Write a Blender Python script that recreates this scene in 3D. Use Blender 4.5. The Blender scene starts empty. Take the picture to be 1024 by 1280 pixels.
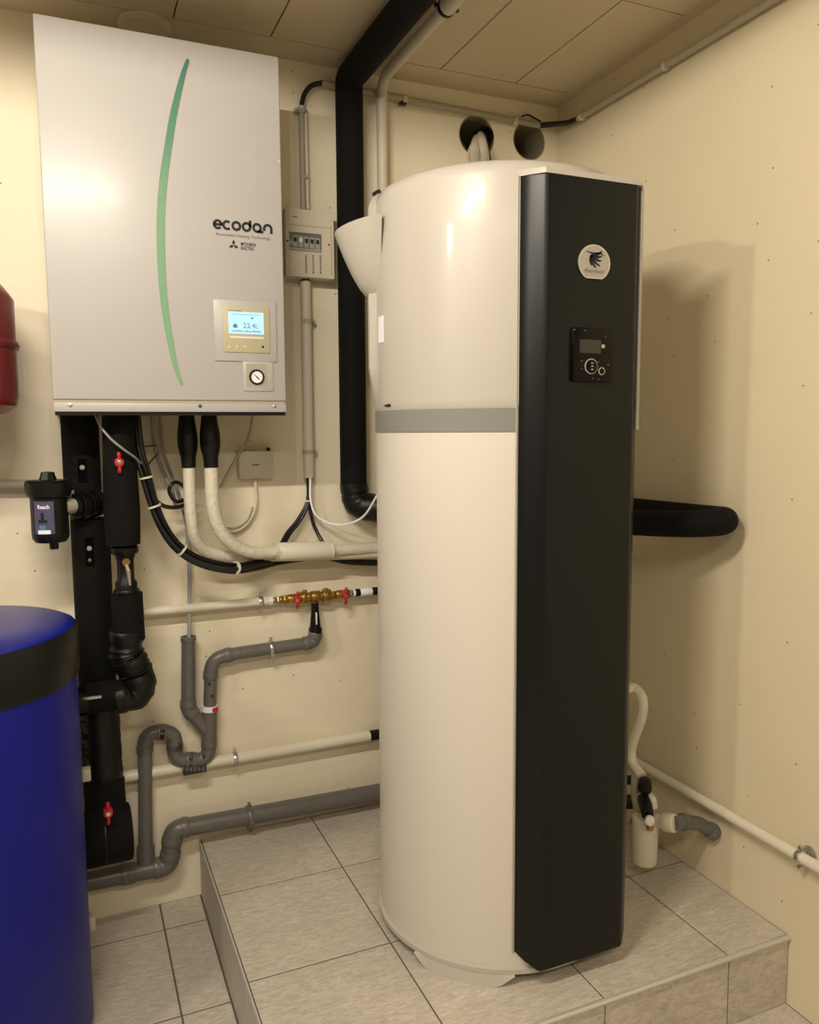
import bpy, bmesh, math, random
from mathutils import Vector, Matrix
random.seed(7)
PI = math.pi
C = bpy.context.scene.collection
# ---------------------------------------------------------------- camera
CF, CX, CY = 995.8, 512.0, 640.0
FW = Vector((0.39185091, 0.91418303, -0.10354827)).normalized()
RT = Vector((0.91884281, -0.39457199, -0.00638958)).normalized()
UP = RT.cross(FW).normalized()
EYE = Vector((-1.47680811, -2.23787173, 1.33228781))
cd = bpy.data.cameras.new('camera'); cam = bpy.data.objects.new('camera', cd); C.objects.link(cam)
cd.sensor_fit = 'VERTICAL'; cd.sensor_height = 24.0; cd.lens = CF * 24.0 / 1280.0
cd.clip_start = 0.02
cam.matrix_world = Matrix.Translation(EYE) @ Matrix((RT, UP, -FW)).transposed().to_4x4()
bpy.context.scene.camera = cam
# ---------------------------------------------------------------- world, lamps, exposure
w = bpy.data.worlds.new('world'); bpy.context.scene.world = w; w.use_nodes = True
w.node_tree.nodes['Background'].inputs[0].default_value = (0.9, 0.8, 0.65, 1)
w.node_tree.nodes['Background'].inputs[1].default_value = 0.05
vs = bpy.context.scene.view_settings
vs.view_transform = 'Standard'; vs.look = 'None'; vs.gamma = 1; vs.use_curve_mapping = False
vs.exposure = 1.7
LAMP = (1.0, 0.90, 0.755)
LZ, LY = 2.262, -1.58
for i in range(9):                               # a fluorescent tube: a row of small round lamps along X
    l = bpy.data.lights.new('tube_lamp', 'POINT'); l.energy = 2.7; l.shadow_soft_size = 0.016; l.color = LAMP
    o = bpy.data.objects.new('tube_lamp', l); C.objects.link(o); o.location = (-1.43 - 0.075 * i, LY, LZ)
for i in range(4):                               # a second tube further left
    l = bpy.data.lights.new('left_tube_lamp', 'POINT'); l.energy = 4.4; l.shadow_soft_size = 0.02; l.color = LAMP
    o = bpy.data.objects.new('left_tube_lamp', l); C.objects.link(o); o.location = (-2.95 - 0.1 * i, LY, LZ)
l = bpy.data.lights.new('fill_light', 'AREA'); l.shape = 'RECTANGLE'; l.size = 1.1; l.size_y = 0.25
l.energy = 8.0; l.color = LAMP
o = bpy.data.objects.new('fill_light', l); C.objects.link(o); o.location = (-1.5, -2.9, 2.28)  # unseen fill light added behind the viewer to soften the falloff
# ---------------------------------------------------------------- maths helpers
def on(px, py, ax, val):
    d = FW * CF + RT * (px - CX) + UP * (CY - py)
    return EYE + d * ((val - EYE[ax]) / d[ax])
def B(px, py, y): return on(px, py, 1, y)       # a point at depth y before the back wall
def X(px, py, x): return on(px, py, 0, x)       # a point at distance x from the right wall
# ---------------------------------------------------------------- materials
def mat(name, col, rough=0.5, metal=0.0, bump=0.0, bscale=40.0, var=0.0, vscale=6.0, coat=0.0, crough=0.12, spec=0.5, emit=None, es=1.0):
    m = bpy.data.materials.new(name); m.use_nodes = True
    nt = m.node_tree; b = nt.nodes['Principled BSDF']
    b.inputs['Base Color'].default_value = (*col, 1); b.inputs['Roughness'].default_value = rough
    b.inputs['Metallic'].default_value = metal; b.inputs['Coat Weight'].default_value = coat
    b.inputs['Coat Roughness'].default_value = crough
    b.inputs['Specular IOR Level'].default_value = spec
    tc = nt.nodes.new('ShaderNodeTexCoord')
    if var:
        n = nt.nodes.new('ShaderNodeTexNoise'); n.inputs['Scale'].default_value = vscale; n.inputs['Detail'].default_value = 6
        nt.links.new(tc.outputs['Object'], n.inputs['Vector'])
        mx = nt.nodes.new('ShaderNodeMix'); mx.data_type = 'RGBA'
        mx.inputs[6].default_value = (*[c * (1 - var) for c in col], 1); mx.inputs[7].default_value = (*[min(1, c * (1 + var)) for c in col], 1)
        nt.links.new(n.outputs['Fac'], mx.inputs[0]); nt.links.new(mx.outputs[2], b.inputs['Base Color'])
    if bump:
        n = nt.nodes.new('ShaderNodeTexNoise'); n.inputs['Scale'].default_value = bscale; n.inputs['Detail'].default_value = 5
        nt.links.new(tc.outputs['Object'], n.inputs['Vector'])
        bp = nt.nodes.new('ShaderNodeBump'); bp.inputs['Strength'].default_value = bump; bp.inputs['Distance'].default_value = 0.004
        nt.links.new(n.outputs['Fac'], bp.inputs['Height']); nt.links.new(bp.outputs['Normal'], b.inputs['Normal'])
    if emit:
        b.inputs['Emission Color'].default_value = (*emit, 1); b.inputs['Emission Strength'].default_value = es
    return m
def wall_mat(name, col, lines=0.0):
    m = bpy.data.materials.new(name); m.use_nodes = True; nt = m.node_tree; b = nt.nodes['Principled BSDF']
    L = nt.links.new; N = nt.nodes.new
    tc = N('ShaderNodeTexCoord')
    n1 = N('ShaderNodeTexNoise'); n1.inputs['Scale'].default_value = 2.2; n1.inputs['Detail'].default_value = 8; n1.inputs['Roughness'].default_value = .62
    L(tc.outputs['Object'], n1.inputs['Vector'])
    mx = N('ShaderNodeMix'); mx.data_type = 'RGBA'
    mx.inputs[6].default_value = (*[c * .95 for c in col], 1); mx.inputs[7].default_value = (*[c * 1.05 for c in col], 1)
    L(n1.outputs['Fac'], mx.inputs[0])
    # small dark pinholes in the painted concrete
    v = N('ShaderNodeTexVoronoi'); v.voronoi_dimensions = '2D'; v.inputs['Scale'].default_value = 7.0
    sx = N('ShaderNodeSeparateXYZ'); L(tc.outputs['Object'], sx.inputs[0]); sa = N('ShaderNodeMath'); L(sx.outputs[0], sa.inputs[0]); L(sx.outputs[1], sa.inputs[1])
    cv = N('ShaderNodeCombineXYZ'); L(sa.outputs[0], cv.inputs[0]); L(sx.outputs[2], cv.inputs[1]); L(cv.outputs[0], v.inputs['Vector'])
    r = N('ShaderNodeMapRange'); r.inputs[1].default_value = .008; r.inputs[2].default_value = .020; r.inputs[3].default_value = 1; r.inputs[4].default_value = 0
    L(v.outputs['Distance'], r.inputs[0])
    v3 = N('ShaderNodeSeparateColor'); L(v.outputs['Color'], v3.inputs[0])
    g = N('ShaderNodeMath'); g.operation = 'GREATER_THAN'; g.inputs[1].default_value = .55; L(v3.outputs[0], g.inputs[0])
    mu = N('ShaderNodeMath'); mu.operation = 'MULTIPLY'; L(r.outputs[0], mu.inputs[0]); L(g.outputs[0], mu.inputs[1])
    mx2 = N('ShaderNodeMix'); mx2.data_type = 'RGBA'; mx2.inputs[7].default_value = (*[c * .28 for c in col], 1)
    L(mx.outputs[2], mx2.inputs[6]); L(mu.outputs[0], mx2.inputs[0]); L(mx2.outputs[2], b.inputs['Base Color'])
    mp = N('ShaderNodeMapping'); mp.inputs['Scale'].default_value = (1.2, 1.2, 16); L(tc.outputs['Object'], mp.inputs[0])
    n2 = N('ShaderNodeTexNoise'); n2.inputs['Scale'].default_value = 2.0; n2.inputs['Detail'].default_value = 6; L(mp.outputs[0], n2.inputs['Vector'])
    n3 = N('ShaderNodeTexNoise'); n3.inputs['Scale'].default_value = 45; n3.inputs['Detail'].default_value = 6; L(tc.outputs['Object'], n3.inputs['Vector'])
    a = N('ShaderNodeMath'); a.operation = 'MULTIPLY_ADD'; a.inputs[1].default_value = lines; L(n2.outputs['Fac'], a.inputs[0])
    k = N('ShaderNodeMath'); k.operation = 'MULTIPLY'; k.inputs[1].default_value = .35; L(n3.outputs['Fac'], k.inputs[0]); L(k.outputs[0], a.inputs[2])
    s = N('ShaderNodeMath'); s.operation = 'SUBTRACT'; L(a.outputs[0], s.inputs[0]); L(mu.outputs[0], s.inputs[1])
    bp = N('ShaderNodeBump'); bp.inputs['Strength'].default_value = .5; bp.inputs['Distance'].default_value = .004
    L(s.outputs[0], bp.inputs['Height']); L(bp.outputs['Normal'], b.inputs['Normal'])
    b.inputs['Roughness'].default_value = .62
    return m
def tile_mat(name, a, c):
    m = bpy.data.materials.new(name); m.use_nodes = True; nt = m.node_tree; b = nt.nodes['Principled BSDF']
    L = nt.links.new; N = nt.nodes.new
    tc = N('ShaderNodeTexCoord'); oi = N('ShaderNodeObjectInfo')
    ad = N('ShaderNodeVectorMath'); ad.operation = 'ADD'; L(tc.outputs['Object'], ad.inputs[0])
    sc = N('ShaderNodeVectorMath'); sc.operation = 'SCALE'; sc.inputs['Scale'].default_value = 1.0
    L(oi.outputs['Location'], sc.inputs[0]); L(sc.outputs[0], ad.inputs[1])
    mp = N('ShaderNodeMapping'); mp.inputs['Rotation'].default_value = (0, 0, .5); mp.inputs['Scale'].default_value = (1, 4.0, 2); L(ad.outputs[0], mp.inputs[0])
    n1 = N('ShaderNodeTexNoise'); n1.inputs['Scale'].default_value = 38; n1.inputs['Detail'].default_value = 10; n1.inputs['Roughness'].default_value = .7; n1.inputs['Distortion'].default_value = .8
    L(mp.outputs[0], n1.inputs['Vector'])
    n2 = N('ShaderNodeTexNoise'); n2.inputs['Scale'].default_value = 5; n2.inputs['Detail'].default_value = 5; L(ad.outputs[0], n2.inputs['Vector'])
    r = N('ShaderNodeMapRange'); r.inputs[1].default_value = .36; r.inputs[2].default_value = .64; L(n1.outputs['Fac'], r.inputs[0])
    mx = N('ShaderNodeMix'); mx.data_type = 'RGBA'; mx.inputs[6].default_value = (*a, 1); mx.inputs[7].default_value = (*c, 1); L(r.outputs[0], mx.inputs[0])
    m2 = N('ShaderNodeMix'); m2.data_type = 'RGBA'; m2.blend_type = 'MULTIPLY'; m2.inputs[0].default_value = .5
    cr = N('ShaderNodeMapRange'); cr.inputs[1].default_value = .3; cr.inputs[2].default_value = .7; cr.inputs[3].default_value = .8; cr.inputs[4].default_value = 1.1; L(n2.outputs['Fac'], cr.inputs[0])
    cc = N('ShaderNodeCombineColor'); [L(cr.outputs[0], cc.inputs[i]) for i in range(3)]
    L(mx.outputs[2], m2.inputs[6]); L(cc.outputs[0], m2.inputs[7]); L(m2.outputs[2], b.inputs['Base Color'])
    b.inputs['Roughness'].default_value = .5
    bp = N('ShaderNodeBump'); bp.inputs['Strength'].default_value = .25; bp.inputs['Distance'].default_value = .002; L(n1.outputs['Fac'], bp.inputs['Height']); L(bp.outputs['Normal'], b.inputs['Normal'])
    return m
M = dict(
    wall=wall_mat('wall_paint', (.86, .785, .61), .9), wall_far=mat('far_wall', (.40, .36, .28), .8), wall_r=wall_mat('wall_paint_smooth', (.74, .655, .47), .25),  # back wall slightly paler in tone; its extra lightness stands in for light
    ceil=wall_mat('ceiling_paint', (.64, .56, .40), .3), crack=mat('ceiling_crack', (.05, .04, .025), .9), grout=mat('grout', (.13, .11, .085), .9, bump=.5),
    tile=tile_mat('tile_stone', (.44, .395, .33), (.66, .605, .52)), dark=mat('dark_gap', (.02, .017, .012), .9),
    enamel=mat('white_enamel', (.47, .455, .445), .42, coat=.22, crough=.22, bump=.03, bscale=160), white_plastic=mat('white_plastic', (.78, .76, .72), .4),
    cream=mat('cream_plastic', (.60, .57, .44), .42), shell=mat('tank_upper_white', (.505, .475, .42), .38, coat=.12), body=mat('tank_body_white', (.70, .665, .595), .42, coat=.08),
    band=mat('grey_band', (.24, .24, .22), .4), anth=mat('anthracite_plastic', (.0036, .0048, .0050), .36, spec=.3, bump=.05, bscale=700),
    anth2=mat('glossy_black', (.002, .002, .002), .25, spec=.2), foam=mat('black_foam', (.0030, .0030, .0027), .85, spec=.25, bump=.5, bscale=60),
    wrap=mat('black_tape_wrap', (.004, .004, .0035), .42, spec=.35, bump=1.0, bscale=26), blackp=mat('black_plastic', (.004, .004, .004), .4, spec=.3), slot=mat('deep_black', (.001, .001, .001), .9, spec=.1),
    pvc=mat('grey_pvc', (.135, .13, .12), .35, var=.12, vscale=18, bump=.15, bscale=60), pvcd=mat('grey_pvc_print', (.03, .03, .03), .5),
    wpvc=mat('white_pipe_paint', (.74, .70, .58), .35, bump=.1, bscale=25), wins=mat('white_insulation_tape', (.72, .67, .55), .55, bump=.9, bscale=70),
    cond=mat('grey_conduit', (.42, .385, .29), .5), condw=mat('pale_conduit', (.66, .61, .50), .45), brass=mat('brass', (.42, .27, .07), .32, metal=.9, bump=.3, bscale=90),
    chrome=mat('zinc', (.62, .62, .60), .28, metal=1), steel=mat('steel_trim', (.60, .58, .53), .38, metal=.35), red=mat('red_handle', (.50, .012, .015), .35),
    vessel=mat('red_vessel_paint', (.15, .006, .005), .35, coat=.2), blue=mat('blue_jacket', (.0012, .0055, .24), .45, spec=.3, bump=.15, bscale=9), bluetop=mat('blue_lid', (.004, .012, .24), .3),
    green=mat('green_stripe', (.24, .45, .26), .4), screen=mat('screen_glass', (.3, .5, .6), .2, emit=(.42, .72, 1.0), es=.22), screent=mat('screen_text', (.10, .22, .42), .5),
    beige=mat('beige_bezel', (.50, .46, .30), .45), ink=mat('black_ink', (.008, .008, .01), .5), greyink=mat('grey_ink', (.12, .11, .10), .6), teal=mat('teal_stripe_top', (.10, .28, .22), .4),
    badge=mat('badge_silver', (.40, .37, .32), .4), lcd=mat('grey_lcd', (.03, .032, .022), .3), label=mat('purple_label', (.085, .075, .16), .4), labelb=mat('blue_print', (.08, .25, .38), .4),
    win=mat('smoke_window', (.14, .17, .17), .2), tubeg=mat('grey_tube', (.36, .38, .37), .3), cabg=mat('grey_cable', (.30, .28, .24), .45), cabw=mat('white_cable', (.70, .66, .52), .45),
    cabk=mat('black_cable', (.010, .010, .010), .3), stick=mat('white_sticker', (.92, .93, 1.0), .3), holem=mat('hole_lining', (.30, .25, .17), .9), blued=mat('blue_cap', (.03, .07, .25), .3))
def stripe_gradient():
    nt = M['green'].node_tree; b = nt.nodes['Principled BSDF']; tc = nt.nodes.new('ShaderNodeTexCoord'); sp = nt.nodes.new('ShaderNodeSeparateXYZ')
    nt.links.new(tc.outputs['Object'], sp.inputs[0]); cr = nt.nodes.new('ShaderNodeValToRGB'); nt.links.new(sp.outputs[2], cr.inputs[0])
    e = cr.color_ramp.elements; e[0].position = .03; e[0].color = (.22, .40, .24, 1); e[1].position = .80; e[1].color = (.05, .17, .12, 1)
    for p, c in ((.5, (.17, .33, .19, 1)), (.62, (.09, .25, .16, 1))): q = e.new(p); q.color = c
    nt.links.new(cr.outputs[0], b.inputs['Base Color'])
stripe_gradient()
# ---------------------------------------------------------------- building helpers
def tag(o, label=None, cat=None, group=None, kind=None):
    if label: o['label'] = label
    if cat: o['category'] = cat
    if group: o['group'] = group
    if kind: o['kind'] = kind
    return o
def thing(name, label, cat, loc, group=None):
    o = bpy.data.objects.new(name, None); C.objects.link(o); o.location = loc; o.empty_display_size = .05
    return tag(o, label, cat, group)
def wpos(o):
    v = Vector((0, 0, 0))
    while o is not None: v += Vector(o.location); o = o.parent
    return v
def obj(name, bm, m, parent=None, smooth=True, base=None):
    """links a bmesh given in world metres as one object whose origin is base, or its parent's, or its own foot"""
    if parent is not None:
        pw = wpos(parent); b = pw if base is None else Vector(base)
    else:
        vv = [v.co for v in bm.verts]
        lo = Vector([min(c[i] for c in vv) for i in range(3)]); hi = Vector([max(c[i] for c in vv) for i in range(3)])
        b = Vector(((lo.x + hi.x) / 2, (lo.y + hi.y) / 2, lo.z)) if base is None else Vector(base); pw = Vector((0, 0, 0))
    bmesh.ops.translate(bm, vec=-b, verts=bm.verts)
    bmesh.ops.recalc_face_normals(bm, faces=bm.faces)
    me = bpy.data.meshes.new(name); bm.to_mesh(me); bm.free()
    if smooth:
        me.set_sharp_from_angle(angle=math.radians(38))
    me.materials.append(m)
    o = bpy.data.objects.new(name, me); C.objects.link(o)
    if parent is not None: o.parent = parent; o.location = b - pw
    else: o.location = b
    return o
def box(x0, x1, y0, y1, z0, z1, bev=0.0, seg=2, bm=None):
    t = bmesh.new(); bmesh.ops.create_cube(t, size=1)
    for v in t.verts:
        v.co = Vector(((x0 + x1) / 2 + v.co.x * (x1 - x0), (y0 + y1) / 2 + v.co.y * (y1 - y0), (z0 + z1) / 2 + v.co.z * (z1 - z0)))
    if bev:
        bmesh.ops.bevel(t, geom=t.edges[:], offset=bev, segments=seg, profile=.5, affect='EDGES')
        fs = sorted(t.faces, key=lambda f: -f.calc_area())
        for f in fs[6:]: f.smooth = True
    return join(bm, t)
def join(bm, t):
    if bm is None: return t
    me = bpy.data.meshes.new('tmp'); t.to_mesh(me); t.free(); bm.from_mesh(me); bpy.data.meshes.remove(me); return bm
def frame(d):
    d = d.normalized(); a = Vector((0, 0, 1)) if abs(d.z) < .9 else Vector((1, 0, 0))
    u = a.cross(d).normalized(); return u, d.cross(u).normalized()
def sweep(pts, r, seg=14, bm=None, cap=True, radii=None, squash=1.0):
    pts = [Vector(p) for p in pts]; q = [pts[0]]
    for p in pts[1:]:
        if (p - q[-1]).length > 1e-5: q.append(p)
    pts = q; n = len(pts)
    if radii is None: radii = [r] * n
    elif len(radii) != n: radii = (list(radii) + [radii[-1]] * n)[:n]
    t = bmesh.new(); rings = []
    tan = [(pts[min(i + 1, n - 1)] - pts[max(i - 1, 0)]).normalized() for i in range(n)]
    u, v = frame(tan[0])
    for i in range(n):
        if i:
            ax = tan[i - 1].cross(tan[i])
            if ax.length > 1e-6:
                R = Matrix.Rotation(tan[i - 1].angle(tan[i]), 3, ax.normalized()); u = R @ u; v = R @ v
        k = 1.0
        rings.append([t.verts.new(pts[i] + (u * math.cos(2 * PI * j / seg) * squash + v * math.sin(2 * PI * j / seg)) * radii[i]) for j in range(seg)])
    for a, b in zip(rings, rings[1:]):
        for j in range(seg): t.faces.new((a[j], a[(j + 1) % seg], b[(j + 1) % seg], b[j])).smooth = True
    if cap: t.faces.new(rings[0][::-1]); t.faces.new(rings[-1])
    return join(bm, t)
def fillet(pts, rad, n=8):
    pts = [Vector(p) for p in pts]; out = [pts[0]]
    for i in range(1, len(pts) - 1):
        a, p, c = pts[i - 1], pts[i], pts[i + 1]; d1 = (a - p); d2 = (c - p)
        ang = d1.angle(d2); rr = rad[i - 1] if isinstance(rad, (list, tuple)) else rad
        L = min(rr / math.tan(ang / 2), d1.length * .49, d2.length * .49) if ang < 3.1 else 0
        if L < 1e-5: out.append(p); continue
        s = p + d1.normalized() * L; e = p + d2.normalized() * L
        for k in range(n + 1):
            f = k / n; out.append((s * (1 - f) ** 2 + p * 2 * f * (1 - f) + e * f * f))
    out.append(pts[-1]); return out
def smooth(pts, n=8):
    pts = [Vector(p) for p in pts]; P = [pts[0] * 2 - pts[1]] + pts + [pts[-1] * 2 - pts[-2]]; out = []
    for i in range(1, len(P) - 2):
        for k in range(n):
            t = k / n; a, b, c, d = P[i - 1:i + 3]
            out.append(.5 * ((2 * b) + (c - a) * t + (2 * a - 5 * b + 4 * c - d) * t * t + (3 * b - a - 3 * c + d) * t ** 3))
    out.append(pts[-1]); return out
def cyl(a, b, r, r2=None, seg=20, bm=None, bev=0.0):
    a = Vector(a); b = Vector(b); r2 = r if r2 is None else r2
    if bev:
        d = (b - a).normalized()
        return sweep([a, a + d * bev * .3, a + d * bev, b - d * bev, b - d * bev * .3, b], r, seg, bm, radii=[r - bev, r - bev * .3, r, r2, r2 - bev * .3, r2 - bev])
    return sweep([a, b], r, seg, bm, radii=[r, r2])
def lathe(prof, org, ax=(0, 0, 1), seg=48, bm=None, cap=True):
    ax = Vector(ax).normalized(); u, v = frame(ax); org = Vector(org); t = bmesh.new(); rings = []
    for r, h in prof:
        if r < 1e-6: rings.append([t.verts.new(org + ax * h)])
        else: rings.append([t.verts.new(org + ax * h + (u * math.cos(2 * PI * j / seg) + v * math.sin(2 * PI * j / seg)) * r) for j in range(seg)])
    for a, b in zip(rings, rings[1:]):
        for j in range(seg):
            k = (j + 1) % seg
            if len(a) == 1 and len(b) == 1: continue
            if len(a) == 1: f_n = t.faces.new((a[0], b[k], b[j]))
            elif len(b) == 1: f_n = t.faces.new((a[j], a[k], b[0]))
            else: f_n = t.faces.new((a[j], a[k], b[k], b[j]))
            f_n.smooth = seg > 12
    if cap and len(rings[0]) > 1: t.faces.new(rings[0][::-1])
    if cap and len(rings[-1]) > 1: t.faces.new(rings[-1])
    return join(bm, t)
def prism(poly, f, d, bm=None, bev=0.0):
    """poly: 2-D points, f maps (u, v, w) to the world, extruded from w=0 to w=d"""
    t = bmesh.new(); a = [t.verts.new(f(u, v, 0)) for u, v in poly]; b = [t.verts.new(f(u, v, d)) for u, v in poly]
    n = len(poly); t.faces.new(a[::-1]); t.faces.new(b)
    for i in range(n): t.faces.new((a[i], a[(i + 1) % n], b[(i + 1) % n], b[i]))
    if bev: bmesh.ops.bevel(t, geom=[e for e in t.edges if e.verts[0] in b and e.verts[1] in b], offset=bev, segments=2, profile=.5, affect='EDGES')
    return join(bm, t)
def ribbon(pts, wd, f, d, bm=None, widths=None, round_=False):
    """flat stroke of width wd along 2-D points"""
    n = len(pts); L = []; R = []
    for i in range(n):
        a = Vector(pts[max(i - 1, 0)]); b = Vector(pts[min(i + 1, n - 1)]); t = (b - a).normalized(); nn = Vector((-t.y, t.x)); p = Vector(pts[i])
        h = (widths[i] if widths else wd) / 2; L.append(p + nn * h); R.append(p - nn * h)
    t = bmesh.new()
    V = [[t.verts.new(f(*q, k)) for q in S] for S in (L, R) for k in (0, d)]   # L0 Ld R0 Rd
    for i in range(n - 1):
        t.faces.new((V[1][i], V[1][i + 1], V[3][i + 1], V[3][i])); t.faces.new((V[0][i], V[2][i], V[2][i + 1], V[0][i + 1]))
        t.faces.new((V[0][i], V[0][i + 1], V[1][i + 1], V[1][i])); t.faces.new((V[2][i], V[3][i], V[3][i + 1], V[2][i + 1]))
    for i in (0, n - 1): t.faces.new((V[0][i], V[1][i], V[3][i], V[2][i]))
    return join(bm, t)
def arc(cx, cy, r, a0, a1, n=14): return [(cx + r * math.cos(math.radians(a0 + (a1 - a0) * i / n)), cy + r * math.sin(math.radians(a0 + (a1 - a0) * i / n))) for i in range(n + 1)]
def text_bm(s, size, f, depth=.0006, align='LEFT', bold=0.0, width=None):
    cu = bpy.data.curves.new('t', 'FONT'); cu.body = s; cu.size = size; cu.align_x = align; cu.resolution_u = 2; cu.offset = bold
    ob = bpy.data.objects.new('t', cu); C.objects.link(ob); dg = bpy.context.evaluated_depsgraph_get(); dg.update()
    me = bpy.data.meshes.new_from_object(ob.evaluated_get(dg)); bm = bmesh.new(); bm.from_mesh(me)
    bpy.data.objects.remove(ob); bpy.data.curves.remove(cu); bpy.data.meshes.remove(me)
    k = 1.0
    if width:
        w0 = max(v.co.x for v in bm.verts) - min(v.co.x for v in bm.verts); k = width / w0
    bmesh.ops.remove_doubles(bm, verts=bm.verts, dist=1e-7)
    r = bmesh.ops.extrude_face_region(bm, geom=bm.faces[:]); top = {v for v in r['geom'] if isinstance(v, bmesh.types.BMVert)}
    for v in bm.verts: v.co = f(v.co.x * k, v.co.y, depth if v in top else 0)
    return bm
def clamp(parent, c, d, r, wall=(0, 0, 0), m='chrome', name='pipe_clip', w=.012):
    """two-lug pipe ring round c (axis d) with its stud back to the wall"""
    c = Vector(c); d = Vector(d).normalized(); wl = Vector(wall)
    bm = cyl(c - d * w / 2, c + d * w / 2, r * 1.22 + .001, seg=20, bev=.0015)
    side = d.cross(wl).normalized() if wl.length else frame(d)[0]
    for s in (-1, 1):
        q = c + side * s * (r * 1.25 + .006)
        bm = sweep([q - wl.normalized() * .005, q + wl.normalized() * .005], .0045, 8, bm) if wl.length else bm
    if wl.length: bm = cyl(c, c + wl, .004, seg=8, bm=bm)
    return obj(name, bm, M[m], parent)

# ================================================================ the room
CE = 2.345
# back wall with two round core holes
H1 = (-.287, 2.216, .061); H2 = (-.102, 2.226, .058)
def wall_with_holes():
    bm = box(-4.6, .12, 0, .22, 0, CE + .05)
    me = bpy.data.meshes.new('w'); bm.to_mesh(me); bm.free(); o = bpy.data.objects.new('w', me); C.objects.link(o)
    t = None
    for x, z, r in (H1, H2): t = cyl((x, -.05, z), (x, .17, z), r, seg=48, bm=t)
    bmesh.ops.recalc_face_normals(t, faces=t.faces)
    mc = bpy.data.meshes.new('c'); t.to_mesh(mc); t.free(); c = bpy.data.objects.new('c', mc); C.objects.link(c)
    md = o.modifiers.new('b', 'BOOLEAN'); md.object = c; md.operation = 'DIFFERENCE'; md.solver = 'EXACT'
    dg = bpy.context.evaluated_depsgraph_get(); dg.update()
    me2 = bpy.data.meshes.new_from_object(o.evaluated_get(dg)); bm = bmesh.new(); bm.from_mesh(me2)
    for a in (o, c): bpy.data.objects.remove(a)
    return bm
tag(obj('wall_back', wall_with_holes(), M['wall'], smooth=False), 'cream painted concrete back wall', kind='structure')
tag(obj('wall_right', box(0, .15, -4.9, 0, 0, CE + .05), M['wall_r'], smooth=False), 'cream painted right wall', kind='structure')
tag(obj('wall_left', box(-4.75, -4.6, -4.9, .2, 0, CE + .05), M['wall_far'], smooth=False), 'darkened left wall out of view', kind='structure')  # unseen walls coloured darker to cut the light they bounce
tag(obj('wall_front', box(-4.6, 0, -5.05, -4.9, 0, CE + .05), M['wall_far'], smooth=False), 'darkened front wall behind the viewer', kind='structure')
for i, (x, z, r) in enumerate((H1, H2)):
    ln = bmesh.new()
    ln = lathe([(r + .0005, 0.001), (r + .0005, .165), (r - .004, .165), (r - .004, 0.001), (r + .0005, .001)], (x, 0, z), (0, 1, 0), 40, ln, cap=False)
    tag(obj('trim_%d' % (i + 1), ln, M['holem']), 'dark lining of the round hole bored through the wall', kind='structure')
# ceiling slab and the boards between the fine cracks
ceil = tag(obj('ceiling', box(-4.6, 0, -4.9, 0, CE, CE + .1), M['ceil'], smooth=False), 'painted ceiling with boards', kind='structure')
XS = [-.029] + [-.217 - .2425 * i for i in range(0, 11)]; YS = [-.107, -.60, -1.09, -1.58]
for i in range(len(XS) - 1):
    for j in range(3):
        g = .0016
        obj('ceiling_panel', box(XS[i + 1] + g, XS[i] - g, YS[j + 1] + g, YS[j] - g, CE - .006, CE + .001, .0012, 1), M['ceil'], ceil, smooth=False)
obj('ceiling_groove_backing', box(XS[-1] - .01, XS[0] + .002, YS[-1], YS[0] + .002, CE - .0012, CE + .0005), M['crack'], ceil, smooth=False)
obj('ceiling_border', box(-4.6, 0, YS[0] + .0018, 0, CE - .006, CE + .001), M['ceil'], ceil, smooth=False)
obj('ceiling_border', box(XS[0] - .0016, 0, -4.9, YS[0] + .0018, CE - .006, CE + .001), M['ceil'], ceil, smooth=False)
# floor tiles
floor = tag(obj('floor', box(-4.6, 0, -4.9, 0, -.05, -.0016), M['grout'], smooth=False), 'grey beige tiled floor', kind='structure')
PX, PY, PH = -1.180, -.997, .167
tb = {}
def tile(name, x0, x1, y0, y1, z0, z1, parent):
    """shares one mesh between tiles of a size"""
    k = (round(x1 - x0, 4), round(y1 - y0, 4), round(z1 - z0, 4))
    c = Vector(((x0 + x1) / 2, (y0 + y1) / 2, (z0 + z1) / 2))
    if k not in tb:
        bm = box(-k[0] / 2, k[0] / 2, -k[1] / 2, k[1] / 2, -k[2] / 2, k[2] / 2, .0006, 1); me = bpy.data.meshes.new(name); bm.to_mesh(me); bm.free(); me.materials.append(M['tile']); tb[k] = me
    o = bpy.data.objects.new(name, tb[k]); C.objects.link(o); o.parent = parent; o.location = c - wpos(parent); return o
fx = [-1.295 + .335 * i for i in range(-10, 5)]; fy = [-.127 - .345 * j for j in range(-1, 14)]
g = .0022
for i in range(len(fx) - 1):
    for j in range(len(fy) - 1):
        x0, x1 = max(fx[i], -4.6), min(fx[i + 1], 0); y1, y0 = min(fy[j], 0), max(fy[j + 1], -4.9)
        if x1 - x0 < .02 or y1 - y0 < .02: continue
        if x0 > PX - .02 and y0 > PY: continue
        if x1 > PX and y1 > PY and y0 > PY: x1 = PX - .002
        tile('floor_tile', x0 + g, x1 - g, y0 + g, y1 - g, -.0018, 0, floor)
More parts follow.
